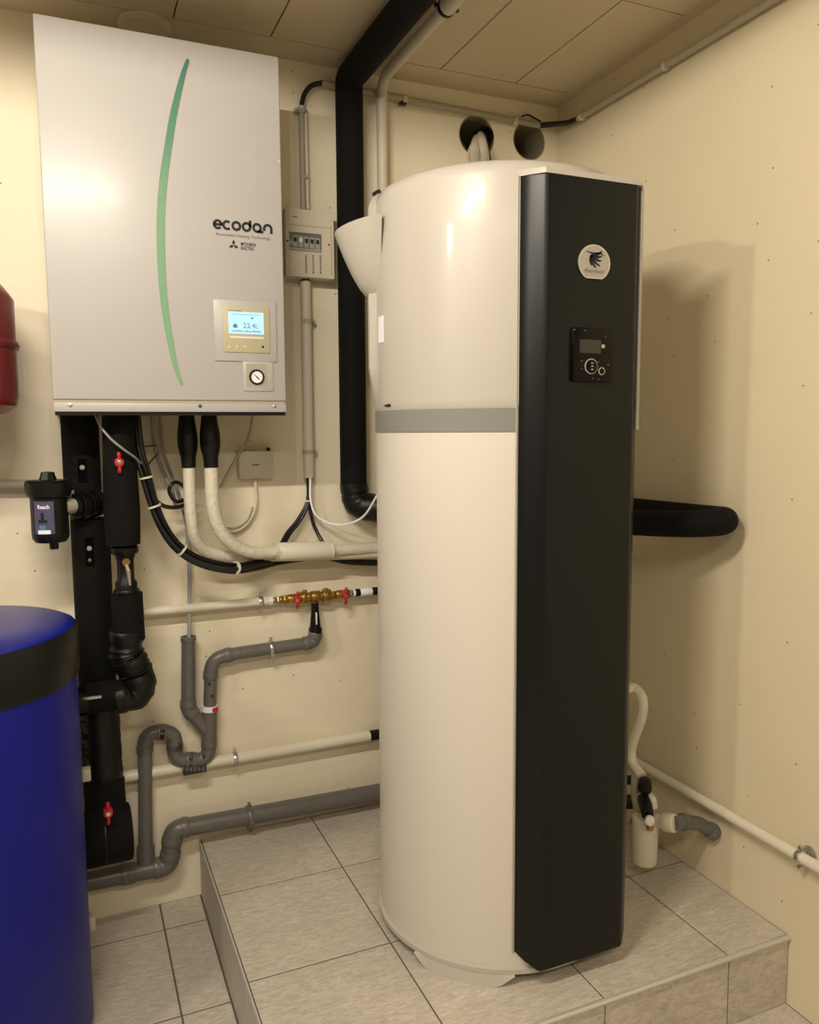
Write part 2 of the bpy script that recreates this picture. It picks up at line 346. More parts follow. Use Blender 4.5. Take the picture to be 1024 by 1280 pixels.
# plinth
pl = thing('tiled_plinth', 'low grey beige tiled plinth with metal edge strip under the white water heater', 'plinth', (PX / 2, PY / 2, 0))
obj('core', box(PX + .003, 0, PY + .003, 0, .0005, PH - .0016), M['grout'], pl, smooth=False)
px_ = [PX + .004, -.850, -.515, -.181, -.001]; py_ = [-.001, -.305, -.650, PY + .004]
for i in range(4):
    for j in range(3): tile('top_tile', px_[i] + .0017, px_[i + 1] - .0017, py_[j + 1] + .0019, py_[j] - .0019, PH - .0018, PH, pl)
    tile('front_tile', px_[i] + .0014, px_[i + 1] - .0014, PY, PY + .0028, .001, PH - .007, pl)
for j in range(3): tile('side_tile', PX, PX + .0028, py_[j + 1] + .0014, py_[j] - .0014, .001, PH - .007, pl)
f_ = lambda u, v, w_: Vector((PX - .001 + w_, PY + u, PH + v))
prof = [(-.003, -.010), (-.006, -.006), (-.006, -.002), (-.002, .001), (.003, .0015), (.003, -.010)]
obj('front_edge_strip', prism(prof, f_, -PX + .0005), M['steel'], pl, smooth=False)['label'] = 'rounded metal strip along the front edge'
f_ = lambda u, v, w_: Vector((PX + u, -w_, PH + v))
obj('side_edge_strip', prism([(-.0012, -.010), (-.0012, .0005), (.0025, .0008), (.0025, -.010)], f_, -PY), M['steel'], pl, smooth=False)
# lamp hood out of the frame that the tube lamps hang under
hd = thing('tube_light_fitting', 'fluorescent light fitting with an opaque hood on the ceiling', 'lamp', (-1.73, LY, CE))
bm = box(-2.24, -1.22, LY - .21, LY + .21, LZ + .020, LZ + .030)
for a, b, c, d in ((-2.24, -1.22, LY - .21, LY - .204), (-2.24, -1.22, LY + .204, LY + .21), (-2.24, -2.234, LY - .204, LY + .204), (-1.226, -1.22, LY - .204, LY + .204)):
    bm = box(a, b, c, d, LZ - .008, LZ + .020, bm=bm)
obj('hood', bm, M['blackp'], hd, smooth=False)
obj('housing', box(-2.08, -1.38, LY - .03, LY + .03, LZ + .030, CE, .004), M['white_plastic'], hd)

hd = thing('tube_light_fitting', 'second fluorescent light fitting with an opaque hood further left on the ceiling', 'lamp', (-3.1, LY, CE))
bm = box(-3.5, -2.7, LY - .21, LY + .21, LZ + .022, LZ + .030)
for a, b, c, d in ((-3.5, -2.7, LY - .21, LY - .204), (-3.5, -2.7, LY + .204, LY + .21), (-3.5, -3.494, LY - .204, LY + .204), (-2.706, -2.7, LY - .204, LY + .204)):
    bm = box(a, b, c, d, LZ - .008, LZ + .022, bm=bm)
obj('hood', bm, M['blackp'], hd, smooth=False)
obj('housing', box(-3.4, -2.8, LY - .03, LY + .03, LZ + .030, CE, .004), M['white_plastic'], hd)
# ================================================================ water heater
TX, TY, TR = -.563, -.622, .28
ZB, ZS, ZT = .197, 1.328, 1.845
wh = thing('water_heater', 'tall white cylindrical heat pump water heater with a dark grey front column', 'water heater', (TX, TY, PH))
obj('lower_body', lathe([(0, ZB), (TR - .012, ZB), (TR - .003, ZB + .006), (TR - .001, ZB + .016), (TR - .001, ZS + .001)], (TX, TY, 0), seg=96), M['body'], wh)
obj('base_ring', lathe([(TR - .05, ZB - .009), (TR - .002, ZB - .009), (TR + .004, ZB - .004), (TR + .004, ZB + .006), (TR - .004, ZB + .009)], (TX, TY, 0), seg=96), M['shell'], wh)
obj('seam_band', lathe([(TR - .003, ZS - .002), (TR + .001, ZS - .002), (TR + .001, ZS + .044), (TR - .003, ZS + .044)], (TX, TY, 0), seg=96), M['band'], wh)['label'] = 'matt grey band between the two shells'
# upper shell: slightly fuller towards the left rear, rounded top rim
def upper():
    t = bmesh.new(); seg = 120; rings = []
    lv = [(ZS + .044, -.001, 0), (ZS + .050, .001, 0), (ZS + .062, .001, .0), (ZS + .10, .001, .55), (ZS + .14, .001, 1), (1.60, .001, 1), (1.72, .001, 1), (ZT - .030, .001, .8), (ZT - .018, -.002, .7), (ZT - .008, -.008, .6), (ZT - .002, -.018, .5), (ZT, -.032, .4), (ZT + .001, -.10, 0), (ZT + .002, -.2, 0)]
    for z, dr, k in lv:
        ring = []
        for j in range(seg):
            a = 2 * PI * j / seg
            # bulge of the rear shell around the left side
            dd = math.degrees(a); b = 0
            if 135 <= dd <= 169.5: b = min(1, (dd - 135) / 20)
            r = TR + dr + .014 * k * b
            ring.append(t.verts.new((TX + r * math.cos(a), TY + r * math.sin(a), z)))
        rings.append(ring)
    for a, b in zip(rings, rings[1:]):
        for j in range(seg): t.faces.new((a[j], a[(j + 1) % seg], b[(j + 1) % seg], b[j])).smooth = True
    t.faces.new(rings[-1]); t.faces.new(rings[0][::-1]); return t
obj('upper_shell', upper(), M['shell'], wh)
obj('lid', lathe([(TR - .055, ZT), (TR - .055, ZT + .003), (TR - .065, ZT + .006), (0, ZT + .010)], (TX, TY, 0), seg=72), M['shell'], wh)
# air outlet scoop on the left
def scoop():
    t = bmesh.new(); rings = []
    A = math.radians(163)
    for k in range(11):
        f = k / 10; z = 1.615 + .145 * f; outw = .012 + .085 * (f ** .62); hw = .025 + .085 * (f ** .7)
        ring = []
        for j in range(17):
            a = -PI / 2 + PI * j / 16; ox = TR - .01 + outw * math.cos(a); oy = hw * math.sin(a)
            x = TX + ox * math.cos(A) - oy * math.sin(A); y = TY + ox * math.sin(A) + oy * math.cos(A)
            ring.append(t.verts.new((x, y, z + .018 * (1 - math.cos(a)) * f)))
        rings.append(ring)
    for a, b in zip(rings, rings[1:]):
        for j in range(16): t.faces.new((a[j], a[j + 1], b[j + 1], b[j])).smooth = True
        t.faces.new((a[16], a[0], b[0], b[16]))
    t.faces.new(rings[-1]); t.faces.new(rings[0][::-1]); return t
obj('air_outlet_scoop', scoop(), M['shell'], wh)
# front column
zt, zb = 1.806, .216
YF = -.925
f_ = lambda u, v, w_: Vector((u, v, w_))
def column():
    top = [(-.664, -.868), (-.664, -.884), (-.650, -.902), (-.629, YF), (-.420, YF), (-.392, -.897), (-.388, -.83)]
    t = bmesh.new(); lev = []
    for z, back in ((zb + .0, 0), (zb + .0, 0)): pass
    def z0(i): return {0: .245, 1: .243, 2: .228, 3: .213, 4: .213, 5: .225, 6: .24}[i]
    a = [t.verts.new((x, y, z0(i))) for i, (x, y) in enumerate(top)]; b = [t.verts.new((x, y, zt)) for x, y in top]
    n = len(top); t.faces.new(a[::-1]); t.faces.new(b)
    ed = []
    for i in range(n): t.faces.new((a[i], a[(i + 1) % n], b[(i + 1) % n], b[i]))
    t.edges.ensure_lookup_table()
    sel = [e for e in t.edges if (e.verts[0] in a and e.verts[1] in b or e.verts[1] in a and e.verts[0] in b) and abs(e.verts[0].co.y - YF) < .001]
    bmesh.ops.bevel(t, geom=sel, offset=.007, segments=4, profile=.5, affect='EDGES')
    return t
obj('front_column', column(), M['anth'], wh)['label'] = 'dark grey flat front column'
back = [(-.672, -.84), (-.668, -.884), (-.634, YF - .001), (-.414, YF - .001), (-.384, -.896), (-.380, -.83)]
bm = prism(back, lambda u, v, w_: Vector((u, v, zt + w_)), .012, bev=.003)
obj('column_cap', bm, M['shell'], wh)['label'] = 'white lip over the dark column'
side = [(-.404, -.918), (-.386, -.901), (-.382, -.81), (-.40, -.81)]
obj('column_backing', prism(side, lambda u, v, w_: Vector((u, v, ZS + w_)), zt - ZS + .004), M['shell'], wh)
side2 = [(-.672, -.84), (-.6685, -.885), (-.6635, -.8835), (-.664, -.84)]
obj('column_edge', prism(side2, lambda u, v, w_: Vector((u, v, .24 + w_)), zt - .24 + .004), M['shell'], wh)
# feet
def foot(a0, a1):
    t = bmesh.new(); n = 16; R = []
    for k in range(n + 1):
        f = k / n; z = PH if .12 < f < .88 else None
        aa = math.radians(a0 + (a1 - a0) * f); zz = PH
        if f < .15: zz = PH + (ZB - .006 - PH) * (1 - f / .15)
        if f > .85: zz = PH + (ZB - .006 - PH) * ((f - .85) / .15)
        R.append([t.verts.new((TX + r * math.cos(aa), TY + r * math.sin(aa), z)) for r, z in ((TR + .009, zz), (TR + .002, ZB - .002), (TR - .06, ZB - .002), (TR - .05, zz))])
    for a, b in zip(R, R[1:]):
        for j in range(4): t.faces.new((a[j], a[(j + 1) % 4], b[(j + 1) % 4], b[j]))
    t.faces.new(R[0]); t.faces.new(R[-1][::-1]); return t
for a0, a1 in ((203, 249), (83, 129), (323, 369)): obj('foot', foot(a0, a1), M['shell'], wh)
obj('levelling_foot', cyl((-.445, -.83, PH), (-.445, -.83, .215), .012, bev=.002), M['shell'], wh)
# badge and control on the column
def FP(px, py): return B(px, py, YF - .0005)
c0 = FP(742, 329); Fp = lambda u, v, w_: Vector((c0.x + u, YF - .0005 - w_, c0.z + v))
rb = abs(FP(762, 329).x - FP(722, 329).x) / 2; hb = abs(FP(742, 306).z - FP(742, 352).z) / 2
pts = [(rb * 1.0 * math.cos(a), max(hb * math.sin(a), -hb * .97)) for a in [2 * PI * i / 48 for i in range(48)]]
pts = [(u, v if v > -hb * .86 else -hb * .86) for u, v in pts]
bd = obj('brand_badge', prism(pts, Fp, .003), M['chrome'], wh); bd['label'] = 'silver rounded badge with dark swirl emblem'
obj('badge_face', prism([(u * .9, v * .9) for u, v in pts], lambda u, v, w_: Fp(u, v, w_ + .003), .0006), M['badge'], bd)
fe = None
for k, (a, l) in enumerate(((-8, .75), (-28, .70), (-48, .72), (-68, .78), (-88, .72), (-108, .55))):
    q = [(-rb * .25 + rb * l * math.cos(math.radians(a + 26 * s)) * s, hb * .42 + rb * l * math.sin(math.radians(a + 26 * s)) * s) for s in [i / 8 for i in range(9)]]
    fe = ribbon(q, .003, lambda u, v, w_: Fp(u, v, w_ + .0036), .0004, fe, widths=[.0008 + .0042 * math.sin(PI * (i + .3) / 9.5) for i in range(9)])
fe = ribbon([(-rb * .55, hb * .6), (-rb * .1, hb * .5), (rb * .35, hb * .55), (rb * .6, hb * .42)], .003, lambda u, v, w_: Fp(u, v, w_ + .0036), .0004, fe, widths=[.0008, .004, .0035, .0008])
obj('emblem', fe, M['ink'], bd)
obj('lettering', text_bm('thermor', .013, lambda u, v, w_: Fp(u - rb * .62, v - hb * .56, w_ + .0037), .0003, width=rb * 1.24), M['greyink'], bd)
K = lambda px, py: FP(px, py)
a, b = K(714, 409), K(764, 478)
cp = obj('control_panel', box(a.x, b.x, YF - .008, YF + .002, b.z, a.z, .003), M['anth2'], wh)
cp['label'] = 'glossy black control panel'
YQ = YF - .008
def q2(px, py): return B(px, py, YQ)
a, b = q2(725, 424), q2(751, 442); obj('display', box(a.x, b.x, YQ - .0008, YQ + .001, b.z, a.z), M['lcd'], cp)
c = q2(739, 458); obj('dial_ring', lathe([(.0150, 0), (.0150, .0012), (.0132, .0014), (.0132, 0)], c, (0, -1, 0), 32), M['badge'], cp)
obj('dial', lathe([(.0130, 0), (.0130, .0025), (.0115, .0035), (0, .0035)], c, (0, -1, 0), 32), M['anth2'], cp)
for dz in (.006, 0, -.006): obj('dial_mark', box(c.x - .0022, c.x + .0022, YQ - .0042, YQ - .0034, c.z + dz - .001, c.z + dz + .001), M['badge'], cp)
c2 = q2(752, 464); obj('button_ring', lathe([(.0075, 0), (.0075, .0012), (.006, .0014), (.006, 0)], c2, (0, -1, 0), 24), M['badge'], cp)
obj('round_button', lathe([(.0058, 0), (.0052, .0018), (0, .0018)], c2, (0, -1, 0), 24), M['anth2'], cp)
c3 = q2(754, 433); obj('round_button', lathe([(.0042, 0), (.0038, .0016), (0, .002)], c3, (0, -1, 0), 24), M['badge'], cp)
mk = None
for (u, v, s) in ((718, 412, 1.6), (731, 413, 1.4), (765, 445, 0), (727, 451, 1.6), (727, 461, 1.0), (748, 452, 1.2), (741, 473, 1.2), (748, 474, 1.2), (757, 421, 1.2), (760, 456, 1.6)):
    if s:
        e = q2(u, v); mk = box(e.x - .0014 * s, e.x + .0014 * s, YQ - .0007, YQ, e.z - .0006 * s, e.z + .0006 * s, bm=mk)
obj('panel_marks', mk, M['greyink'], cp)['kind'] = 'stuff'
# little sticker, cable gland
def on_cyl(px, py, r):
    d = (FW * CF + RT * (px - CX) + UP * (CY - py)); a_ = d.x ** 2 + d.y ** 2; wx, wy = EYE.x - TX, EYE.y - TY
    b_ = wx * d.x + wy * d.y; k_ = wx * wx + wy * wy - r * r; return EYE + d * ((-b_ - math.sqrt(max(0, b_ * b_ - a_ * k_))) / a_)
s0 = on_cyl(476, 412, TR + .002); sa = math.atan2(s0.y - TY, s0.x - TX)
t = bmesh.new(); rows = []
for k in range(5):
    aa = sa + math.radians(-3.2 + 1.6 * k); rows.append([t.verts.new((TX + r * math.cos(aa), TY + r * math.sin(aa), s0.z + dz)) for r in (TR + .0013, TR + .0023) for dz in (-.028, .028)])
for p_, n_ in zip(rows, rows[1:]):
    for (i, j) in ((0, 1), (1, 3), (3, 2), (2, 0)): t.faces.new((p_[i], p_[j], n_[j], n_[i]))
t.faces.new([rows[0][i] for i in (0, 1, 3, 2)]); t.faces.new([rows[-1][i] for i in (0, 2, 3, 1)])
obj('sticker', t, M['stick'], wh)['label'] = 'small bright white sticker'
e = on_cyl(472, 243, TR + .004)
obj('cable_gland', sweep(smooth([e + Vector((-.010, .0, -.002)), e + Vector((-.002, 0, .004)), e + Vector((.006, 0, .007))], 4), .004, 10), M['cabk'], wh)
e = on_cyl(484, 507, TR + .001)
la = math.atan2(e.y - TY, e.x - TX)
obj('latch', sweep([(TX + (TR + .001) * math.cos(la + k * .04), TY + (TR + .001) * math.sin(la + k * .04), e.z) for k in (-1.5, -.5, .5, 1.5)], .003, 8, radii=[.0005, .0025, .0035, .003]), M['ink'], wh)

# ================================================================ wall-hung heat pump unit
BX0, BX1, BZ0, BZ1, BY = -1.500, -.970, 1.372, 2.214, -.285
hp = thing('wall_heat_pump_unit', 'large white wall-hung heat pump unit with a green curved stripe and small display', 'heat pump', ((BX0 + BX1) / 2, 0, BZ0))
ZC = 1.403                                       # bottom edge of the front cover
# casing: open-bottomed box (back, sides, top) so that the pipes can rise into it
bm = box(BX0 + .004, BX0 + .008, BY + .03, 0, BZ0 + .006, BZ1 - .006)
bm = box(BX1 - .008, BX1 - .004, BY + .03, 0, BZ0 + .006, BZ1 - .006, bm=bm)
bm = box(BX0 + .008, BX1 - .008, BY + .03, 0, BZ1 - .010, BZ1 - .006, bm=bm)
bm = box(BX0 + .008, BX1 - .008, -.004, -.001, BZ0 + .006, BZ1 - .010, bm=bm)
obj('casing', bm, M['enamel'], hp, smooth=False)
obj('bottom_plate', box(BX0 + .008, BX1 - .008, BY + .03, -.004, BZ0 + .02, BZ0 + .024), M['cond'], hp, smooth=False)
t = box(BX0, BX1, BY, BY + .032, ZC, BZ1, .0035, 3)
obj('front_cover', t, M['enamel'], hp)
obj('lower_gap', box(BX0 + .004, BX1 - .004, BY + .004, BY + .03, ZC - .010, ZC + .001), M['cond'], hp, smooth=False)
lr = obj('lower_rail', box(BX0 + .001, BX1 - .001, BY - .001, BY + .012, BZ0 + .004, ZC - .007, .0015), M['enamel'], hp)
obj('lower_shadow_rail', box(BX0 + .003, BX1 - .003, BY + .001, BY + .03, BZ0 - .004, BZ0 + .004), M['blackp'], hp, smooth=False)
for px, m in ((88, 'chrome'), (250, 'blued'), (343, 'chrome')):
    e = B(px, 500.5, BY - .001); obj('screw', lathe([(.0045, 0), (.0042, .0012), (.002, .002), (0, .002)], (e.x, BY - .001, ZC - .013), (0, -1, 0), 14), M[m], lr)
Hf = lambda u, v, w_: Vector((u, BY - w_, v))
def h2(px, py): e = B(px, py, BY); return (e.x, e.z)
st = [(235, 74), (228, 96), (221.5, 122), (215.5, 150), (210, 185), (205.5, 215), (202.5, 245), (201, 275), (201, 305), (202, 335), (204, 365), (208, 398), (213.5, 430), (219.5, 458), (227.5, 482)]
sp = [h2(*q) for q in st]; sm = [v for v in smooth([Vector((a, b, 0)) for a, b in sp], 4)]; n = len(sm)
wd = [.006 + .0125 * math.sin(PI * min(1, (i / (n - 1)) * 1.0)) ** .55 for i in range(n)]
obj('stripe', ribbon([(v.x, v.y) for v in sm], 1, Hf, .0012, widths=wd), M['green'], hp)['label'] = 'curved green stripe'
# lettering: ecodan in round strokes
lx0, lz0 = h2(266, 287); lx1, lz1 = h2(339, 287)
U = (lx1 - lx0) / 6.15; TH = U * .27; r = U * .385
zc_ = h2(300, 283)[1]; cx = [lx0 + r + TH / 2 + U * k for k in (0, .97, 1.93, 3.0, 4.12, 5.2)]
Z = zc_; L_ = None; d_ = .0008
add = lambda pts, bm: ribbon(pts, TH, Hf, d_, bm)
L_ = add(arc(cx[0], Z, r, 0, 318), L_); L_ = add([(cx[0] - r, Z), (cx[0] + r + TH * .4, Z)], L_)
L_ = add(arc(cx[1], Z, r, 48, 312), L_); L_ = add(arc(cx[2], Z, r, 0, 360, 24), L_)
L_ = add(arc(cx[3], Z, r, 0, 360, 24), L_); L_ = add([(cx[3] + r, Z), (cx[3] + r, Z + r * 1.75)], L_)
L_ = add(arc(cx[4], Z, r, 0, 360, 24), L_); L_ = add([(cx[4] + r * .1, Z - r), (cx[4] + r + TH, Z - r)], L_)
L_ = add(arc(cx[5] + U * .06, Z, r, 0, 180), L_); L_ = add([(cx[5] + r + U * .06, Z), (cx[5] + r + U * .06, Z - r - TH * .4)], L_); L_ = add([(cx[5] - r + U * .06, Z), (cx[5] - r + U * .06, Z - r * .6)], L_)
obj('brand_lettering', L_, M['ink'], hp)['label'] = 'black rounded lettering on the cover'
e = h2(270, 293); wz = h2(338, 293)[0] - e[0]
obj('small_lettering', text_bm('Renewable Heating Technology', .0095, lambda u, v, w_: Hf(e[0] + u, Z - r - TH - .0105 + v, w_), .0005, width=wz), M['greyink'], hp)
dm = None; mx, mz = h2(292, 304); s = .0072
mz = Z - r - TH - .030
for ang in (90, 210, 330):
    ca, sa_ = math.cos(math.radians(ang)), math.sin(math.radians(ang)); na = (-sa_, ca)
    P4 = [(0, 0), (s * .87 * 1, s * .5), (s * 1.74, 0), (s * .87, -s * .5)]
    dm = prism([(mx + a * ca + b * na[0], mz + a * sa_ + b * na[1]) for a, b in P4], Hf, .0008, dm)
obj('three_diamond_emblem', dm, M['ink'], hp)
for i, tx_ in enumerate(('MITSUBISHI', 'ELECTRIC')):
    obj('small_lettering', text_bm(tx_, .0105, lambda u, v, w_: Hf(mx + .017 + u, mz + .001 - i * .0095 + v, w_), .0005, width=.036 - .004 * i, bold=.0002), M['ink'], hp)
# display cover
def hbox(x0, y0, x1, y1, w0, w1, bev=.001, seg=2):
    a = h2(x0, (y0 + y1) / 2); b = h2(x1, (y0 + y1) / 2); zt_ = h2((x0 + x1) / 2, y0)[1]; zb_ = h2((x0 + x1) / 2, y1)[1]
    return box(a[0], b[0], BY - w1, BY - w0, zb_, zt_, bev, seg)
cf = obj('display_surround', hbox(267.5, 376, 345.5, 452, 0, .004, .002), M['enamel'], hp)
md = obj('display_bezel', hbox(278, 384, 336.5, 441, .003, .0065, .001), M['beige'], cf)
md['label'] = 'beige bezel of the small display'
sc_ = obj('screen', hbox(285, 390.5, 329, 418, .0065, .0073, .0002, 1), M['screen'], cf); sc_['label'] = 'lit pale blue screen'
a = h2(285, 391); b = h2(329, 418); SW = b[0] - a[0]; sx = a[0]; sy = (h2(307, 390.5)[1], h2(307, 418)[1]); SH = sy[0] - sy[1]
tt = None
rr = random.Random(3)
for i in range(14): u = sx + SW * (.08 + .86 * i / 14); tt = box(u, u + SW * .035, BY - .0077, BY - .0073, sy[1] + SH * .09, sy[1] + SH * (.13 + .05 * rr.random()), bm=tt)
for i in range(10): u = sx + SW * (.1 + .8 * i / 10); tt = box(u, u + SW * .05, BY - .0077, BY - .0073, sy[1] + SH * .86, sy[1] + SH * .885, bm=tt)
tt = box(sx + SW * .64, sx + SW * .70, BY - .0077, BY - .0073, sy[1] + SH * .70, sy[1] + SH * .77, bm=tt)
tt = join(tt, text_bm('22.4', SH * .34, lambda u, v, w_: Hf(sx + SW * .40 + u, sy[1] + SH * .27 + v, w_ + .0073), .0004))
tt = join(tt, text_bm('C', SH * .22, lambda u, v, w_: Hf(sx + SW * .76 + u, sy[1] + SH * .27 + v, w_ + .0073), .0004))
tt = join(tt, prism([(sx + SW * .12, sy[1] + SH * .27), (sx + SW * .24, sy[1] + SH * .27), (sx + SW * .24, sy[1] + SH * .38), (sx + SW * .18, sy[1] + SH * .47), (sx + SW * .12, sy[1] + SH * .38)], lambda u, v, w_: Hf(u, v, w_ + .0073), .0004))
obj('screen_print', tt, M['screent'], cf)
obj('light_bar', hbox(287, 421, 329, 423.6, .0065, .0072, .0001, 1), M['white_plastic'], cf)
for px in (286, 296, 305.5): e = h2(px, 434); obj('button', lathe([(.0040, 0), (.0036, .0012), (0, .0012)], Hf(e[0], e[1], .0065), (0, -1, 0), 16), M['cream'], cf)
e = h2(328, 434); obj('button', lathe([(.0030, 0), (.0026, .0012), (0, .0012)], Hf(e[0], e[1], .0065), (0, -1, 0), 16), M['ink'], cf)
e = h2(285, 388); obj('small_lettering', text_bm('MITSUBISHI', .006, lambda u, v, w_: Hf(e[0] + u, e[1] - .0035 + v, w_ + .0066), .0003), M['greyink'], cf)
gs = obj('gauge_surround', hbox(304, 452, 341.5, 489, 0, .003, .0015), M['enamel'], hp)
bm = hbox(307.5, 455, 334, 484, .0028, .0034, .0003, 1); obj('gauge_recess', bm, M['cond'], gs)
e = h2(320.5, 471.5); ge = Hf(e[0], e[1], .0034)
gg = obj('pressure_gauge', lathe([(.0185, 0), (.0185, .003), (.0175, .0045), (.0145, .0045), (.0142, .002), (0, .002)], ge, (0, -1, 0), 40), M['blackp'], gs); gg['label'] = 'round black-rimmed pressure gauge'
obj('dial_face', lathe([(.0143, .0015), (.0143, .0026), (0, .0026)], ge, (0, -1, 0), 32), M['stick'], gs)
Gf = lambda u, v, w_: ge + Vector((u, -.0026 - w_, v))
obj('needle', ribbon([(-.007, .007), (.002, -.002), (.006, -.006)], .002, Gf, .0008, widths=[.0006, .003, .002]), M['ink'], gs)
tk = None
for i in range(11):
    a_ = math.radians(225 - 27 * i); tk = ribbon([(.0115 * math.cos(a_), .0115 * math.sin(a_)), (.0135 * math.cos(a_), .0135 * math.sin(a_))], .0007, Gf, .0003, tk)
obj('dial_ticks', tk, M['greyink'], gs)

# ================================================================ blue buffer tank, red vessel
QX, QY, QR, QZ = -1.733, -.405, .258, .925
bt = thing('buffer_tank', 'blue foam-jacketed buffer tank with a black rim standing at the left edge', 'water tank', (QX, QY, 0))
obj('jacket', lathe([(0, 0.02), (QR - .012, .02), (QR - .005, .03), (QR - .003, QZ - .09)], (QX, QY, 0), seg=96), M['blue'], bt)
obj('rim_band', lathe([(QR - .01, QZ - .105), (QR, QZ - .105), (QR + .002, QZ - .1), (QR + .003, QZ - .01), (QR - .002, QZ - .001), (QR - .006, QZ)], (QX, QY, 0), seg=96), M['blackp'], bt)['label'] = 'black band round the top'
obj('lid', lathe([(QR - .004, QZ - .012), (QR - .004, QZ + .0), (QR - .014, QZ + .004), (QR * .6, QZ + .009), (0, QZ + .012)], (QX, QY, 0), seg=96), M['bluetop'], bt)
obj('base_plinth', lathe([(0, 0), (QR - .03, 0), (QR - .03, .025), (0, .025)], (QX, QY, 0), seg=64), M['blackp'], bt)
for (px, py, s) in ((110, 967, .012), (116, 1152, .013)):
    e = B(px, py, QY + .05); bm = box(QX + QR - .03, e.x + .006, e.y - s, e.y + s, e.z - s * 1.2, e.z + s * 1.2, .003); obj('jacket_fastener', bm, M['cond'], bt)
EV = thing('expansion_vessel', 'dark red pressure vessel on the wall at the left edge', 'expansion vessel', (-1.74, -.22, 1.42))
e1 = B(20, 420, -.22); VR = e1.x + 1.74; vt = B(2, 339, -.22).z; vb = B(2, 520, -.22).z; sm_ = B(20, 433, -.22).z
prof = [(0, vb - .004), (VR * .55, vb - .001), (VR - .03, vb + .006), (VR - .006, vb + .022), (VR, vb + .045), (VR, sm_ + .1), (VR - .008, vt - .05), (VR - .03, vt - .022), (VR * .7, vt), (0, vt + .015)]
obj('body', lathe(prof, (-1.74, -.22, 0), seg=64), M['vessel'], EV)
obj('seam_flange', lathe([(VR - .004, sm_ - .010), (VR + .004, sm_ - .008), (VR + .007, sm_), (VR + .004, sm_ + .008), (VR - .004, sm_ + .012)], (-1.74, -.22, 0), seg=64), M['vessel'], EV)
obj('wall_bracket', box(-1.80, -1.68, -.22 + VR - .006, 0, sm_ - .02, sm_ + .02, .002), M['vessel'], EV)

# ================================================================ insulated black pipes left
def tubeobj(name, pts, r, m, parent, seg=16, radii=None, label=None):
    o = obj(name, sweep(pts, r, seg, radii=radii), M[m], parent)
    if label: o['label'] = label
    return o
def lump(pts, r, amp, seg=20, seed=1, n=26):
    """wrapped tape: an uneven tube"""
    pts = fillet(pts, .05) if len(pts) > 2 else pts
    P = []; tot = 0
    for a, b in zip(pts, pts[1:]):
        a = Vector(a); b = Vector(b); m_ = max(1, int((b - a).length / .006))
        for k in range(m_): P.append(a.lerp(b, k / m_))
    P.append(Vector(pts[-1])); rn = random.Random(seed)
    rad = [r * (1 + amp * (math.sin(i * .9) * .4 + rn.uniform(-.6, .6))) for i in range(len(P))]
    bm = sweep(P, r, seg, radii=rad)
    for v in bm.verts: v.co += Vector((rn.uniform(-1, 1), rn.uniform(-1, 1), rn.uniform(-1, 1))) * r * amp * .35
    return bm
ya = -.105
pa = thing('insulated_return_pipe', 'outer left black insulated pipe running from the white unit down behind the blue tank', 'pipe', B(125, 1060, ya))
ax_, ay = -1.433, ya
zz = lambda py, y=ya: B(110, py, y).z
xA = B(102, 580, ya).x
obj('insulation', sweep([(xA, ya, BZ0 + .03), (xA, ya, zz(613))], .044, 22), M['foam'], pa)
obj('tee_fitting', sweep([(xA, ya, zz(613)), (xA, ya, zz(648))], .034, 18), M['blackp'], pa)
obj('insulation', sweep([(-1.432, ya, zz(648)), (-1.432, ya, zz(1010))], .046, 22), M['foam'], pa)
obj('insulation', lump([(-1.431, ya, zz(880)), (-1.428, ya, zz(1010))], .048, .03, seed=5), M['wrap'], pa)
zc2 = B(140, 1045, ya - .05).z
obj('elbow_insulation', sweep(fillet([(-1.428, ya, zc2 + .13), (-1.426, ya - .03, zc2), (-1.46, ya - .06, zc2)], .05), .05, 20), M['foam'], pa)
obj('valve_insulation', cyl((-1.50, ya - .055, zc2 + .006), (-1.370, ya - .05, zc2 + .006), .071, seg=28, bev=.006), M['foam'], pa)
obj('seam', cyl((-1.434, ya - .052, zc2 + .006), (-1.431, ya - .052, zc2 + .006), .0716, seg=28), M['blackp'], pa)
def butterfly(parent, c, ax, s=.022, m='red'):
    """small wing handle: boss and two wings on a spindle pointing to -Y"""
    c = Vector(c); d = Vector((0, -1, 0)); ax = Vector(ax).normalized()
    bm = cyl(c + d * -.012, c + d * .012, .0112, seg=14, bev=.002)
    for k in (-1, 1): bm = sweep([c + d * .006, c + d * .009 + ax * s * .55 * k, c + d * .009 + ax * s * .8 * k, c + d * .007 + ax * s * 1.1 * k], .004, 10, bm, radii=[.008, .0036, .0052, .0034])
    h = obj('handle', bm, M[m], parent); h['label'] = 'red wing handle'
    obj('handle_screw', lathe([(.0062, 0), (.0055, .002), (0, .003)], c + d * .012, (0, -1, 0), 12), M['chrome'], h)
    return h
e = B(135, 1015, ya - .125); butterfly(pa, (e.x, ya - .125, e.z), (0, 0, 1), .026)
# slots with thermometer pocket screws in the two insulation lengths
for (px, py, h) in ((103, 588, .028), (112, 690, .036)):
    e = B(px, py, ya - .046); rr_ = .046
    s_ = obj('pocket_slot', box(e.x - .010, e.x + .010, ya - rr_ - .0012, ya - rr_ + .01, e.z - h, e.z + h, .0009, 1), M['slot'], pa)
    obj('pocket_screw', lathe([(.0065, 0), (.0065, .003), (.004, .005), (0, .005)], (e.x, ya - rr_ - .001, e.z + h * .25), (0, -1, 0), 6), M['badge'], pa)
e = B(112, 700, ya - .046); obj('pocket_screw', lathe([(.0045, 0), (.0045, .003), (0, .004)], (e.x, ya - .046, e.z), (0, -1, 0), 6), M['brass'], pa)
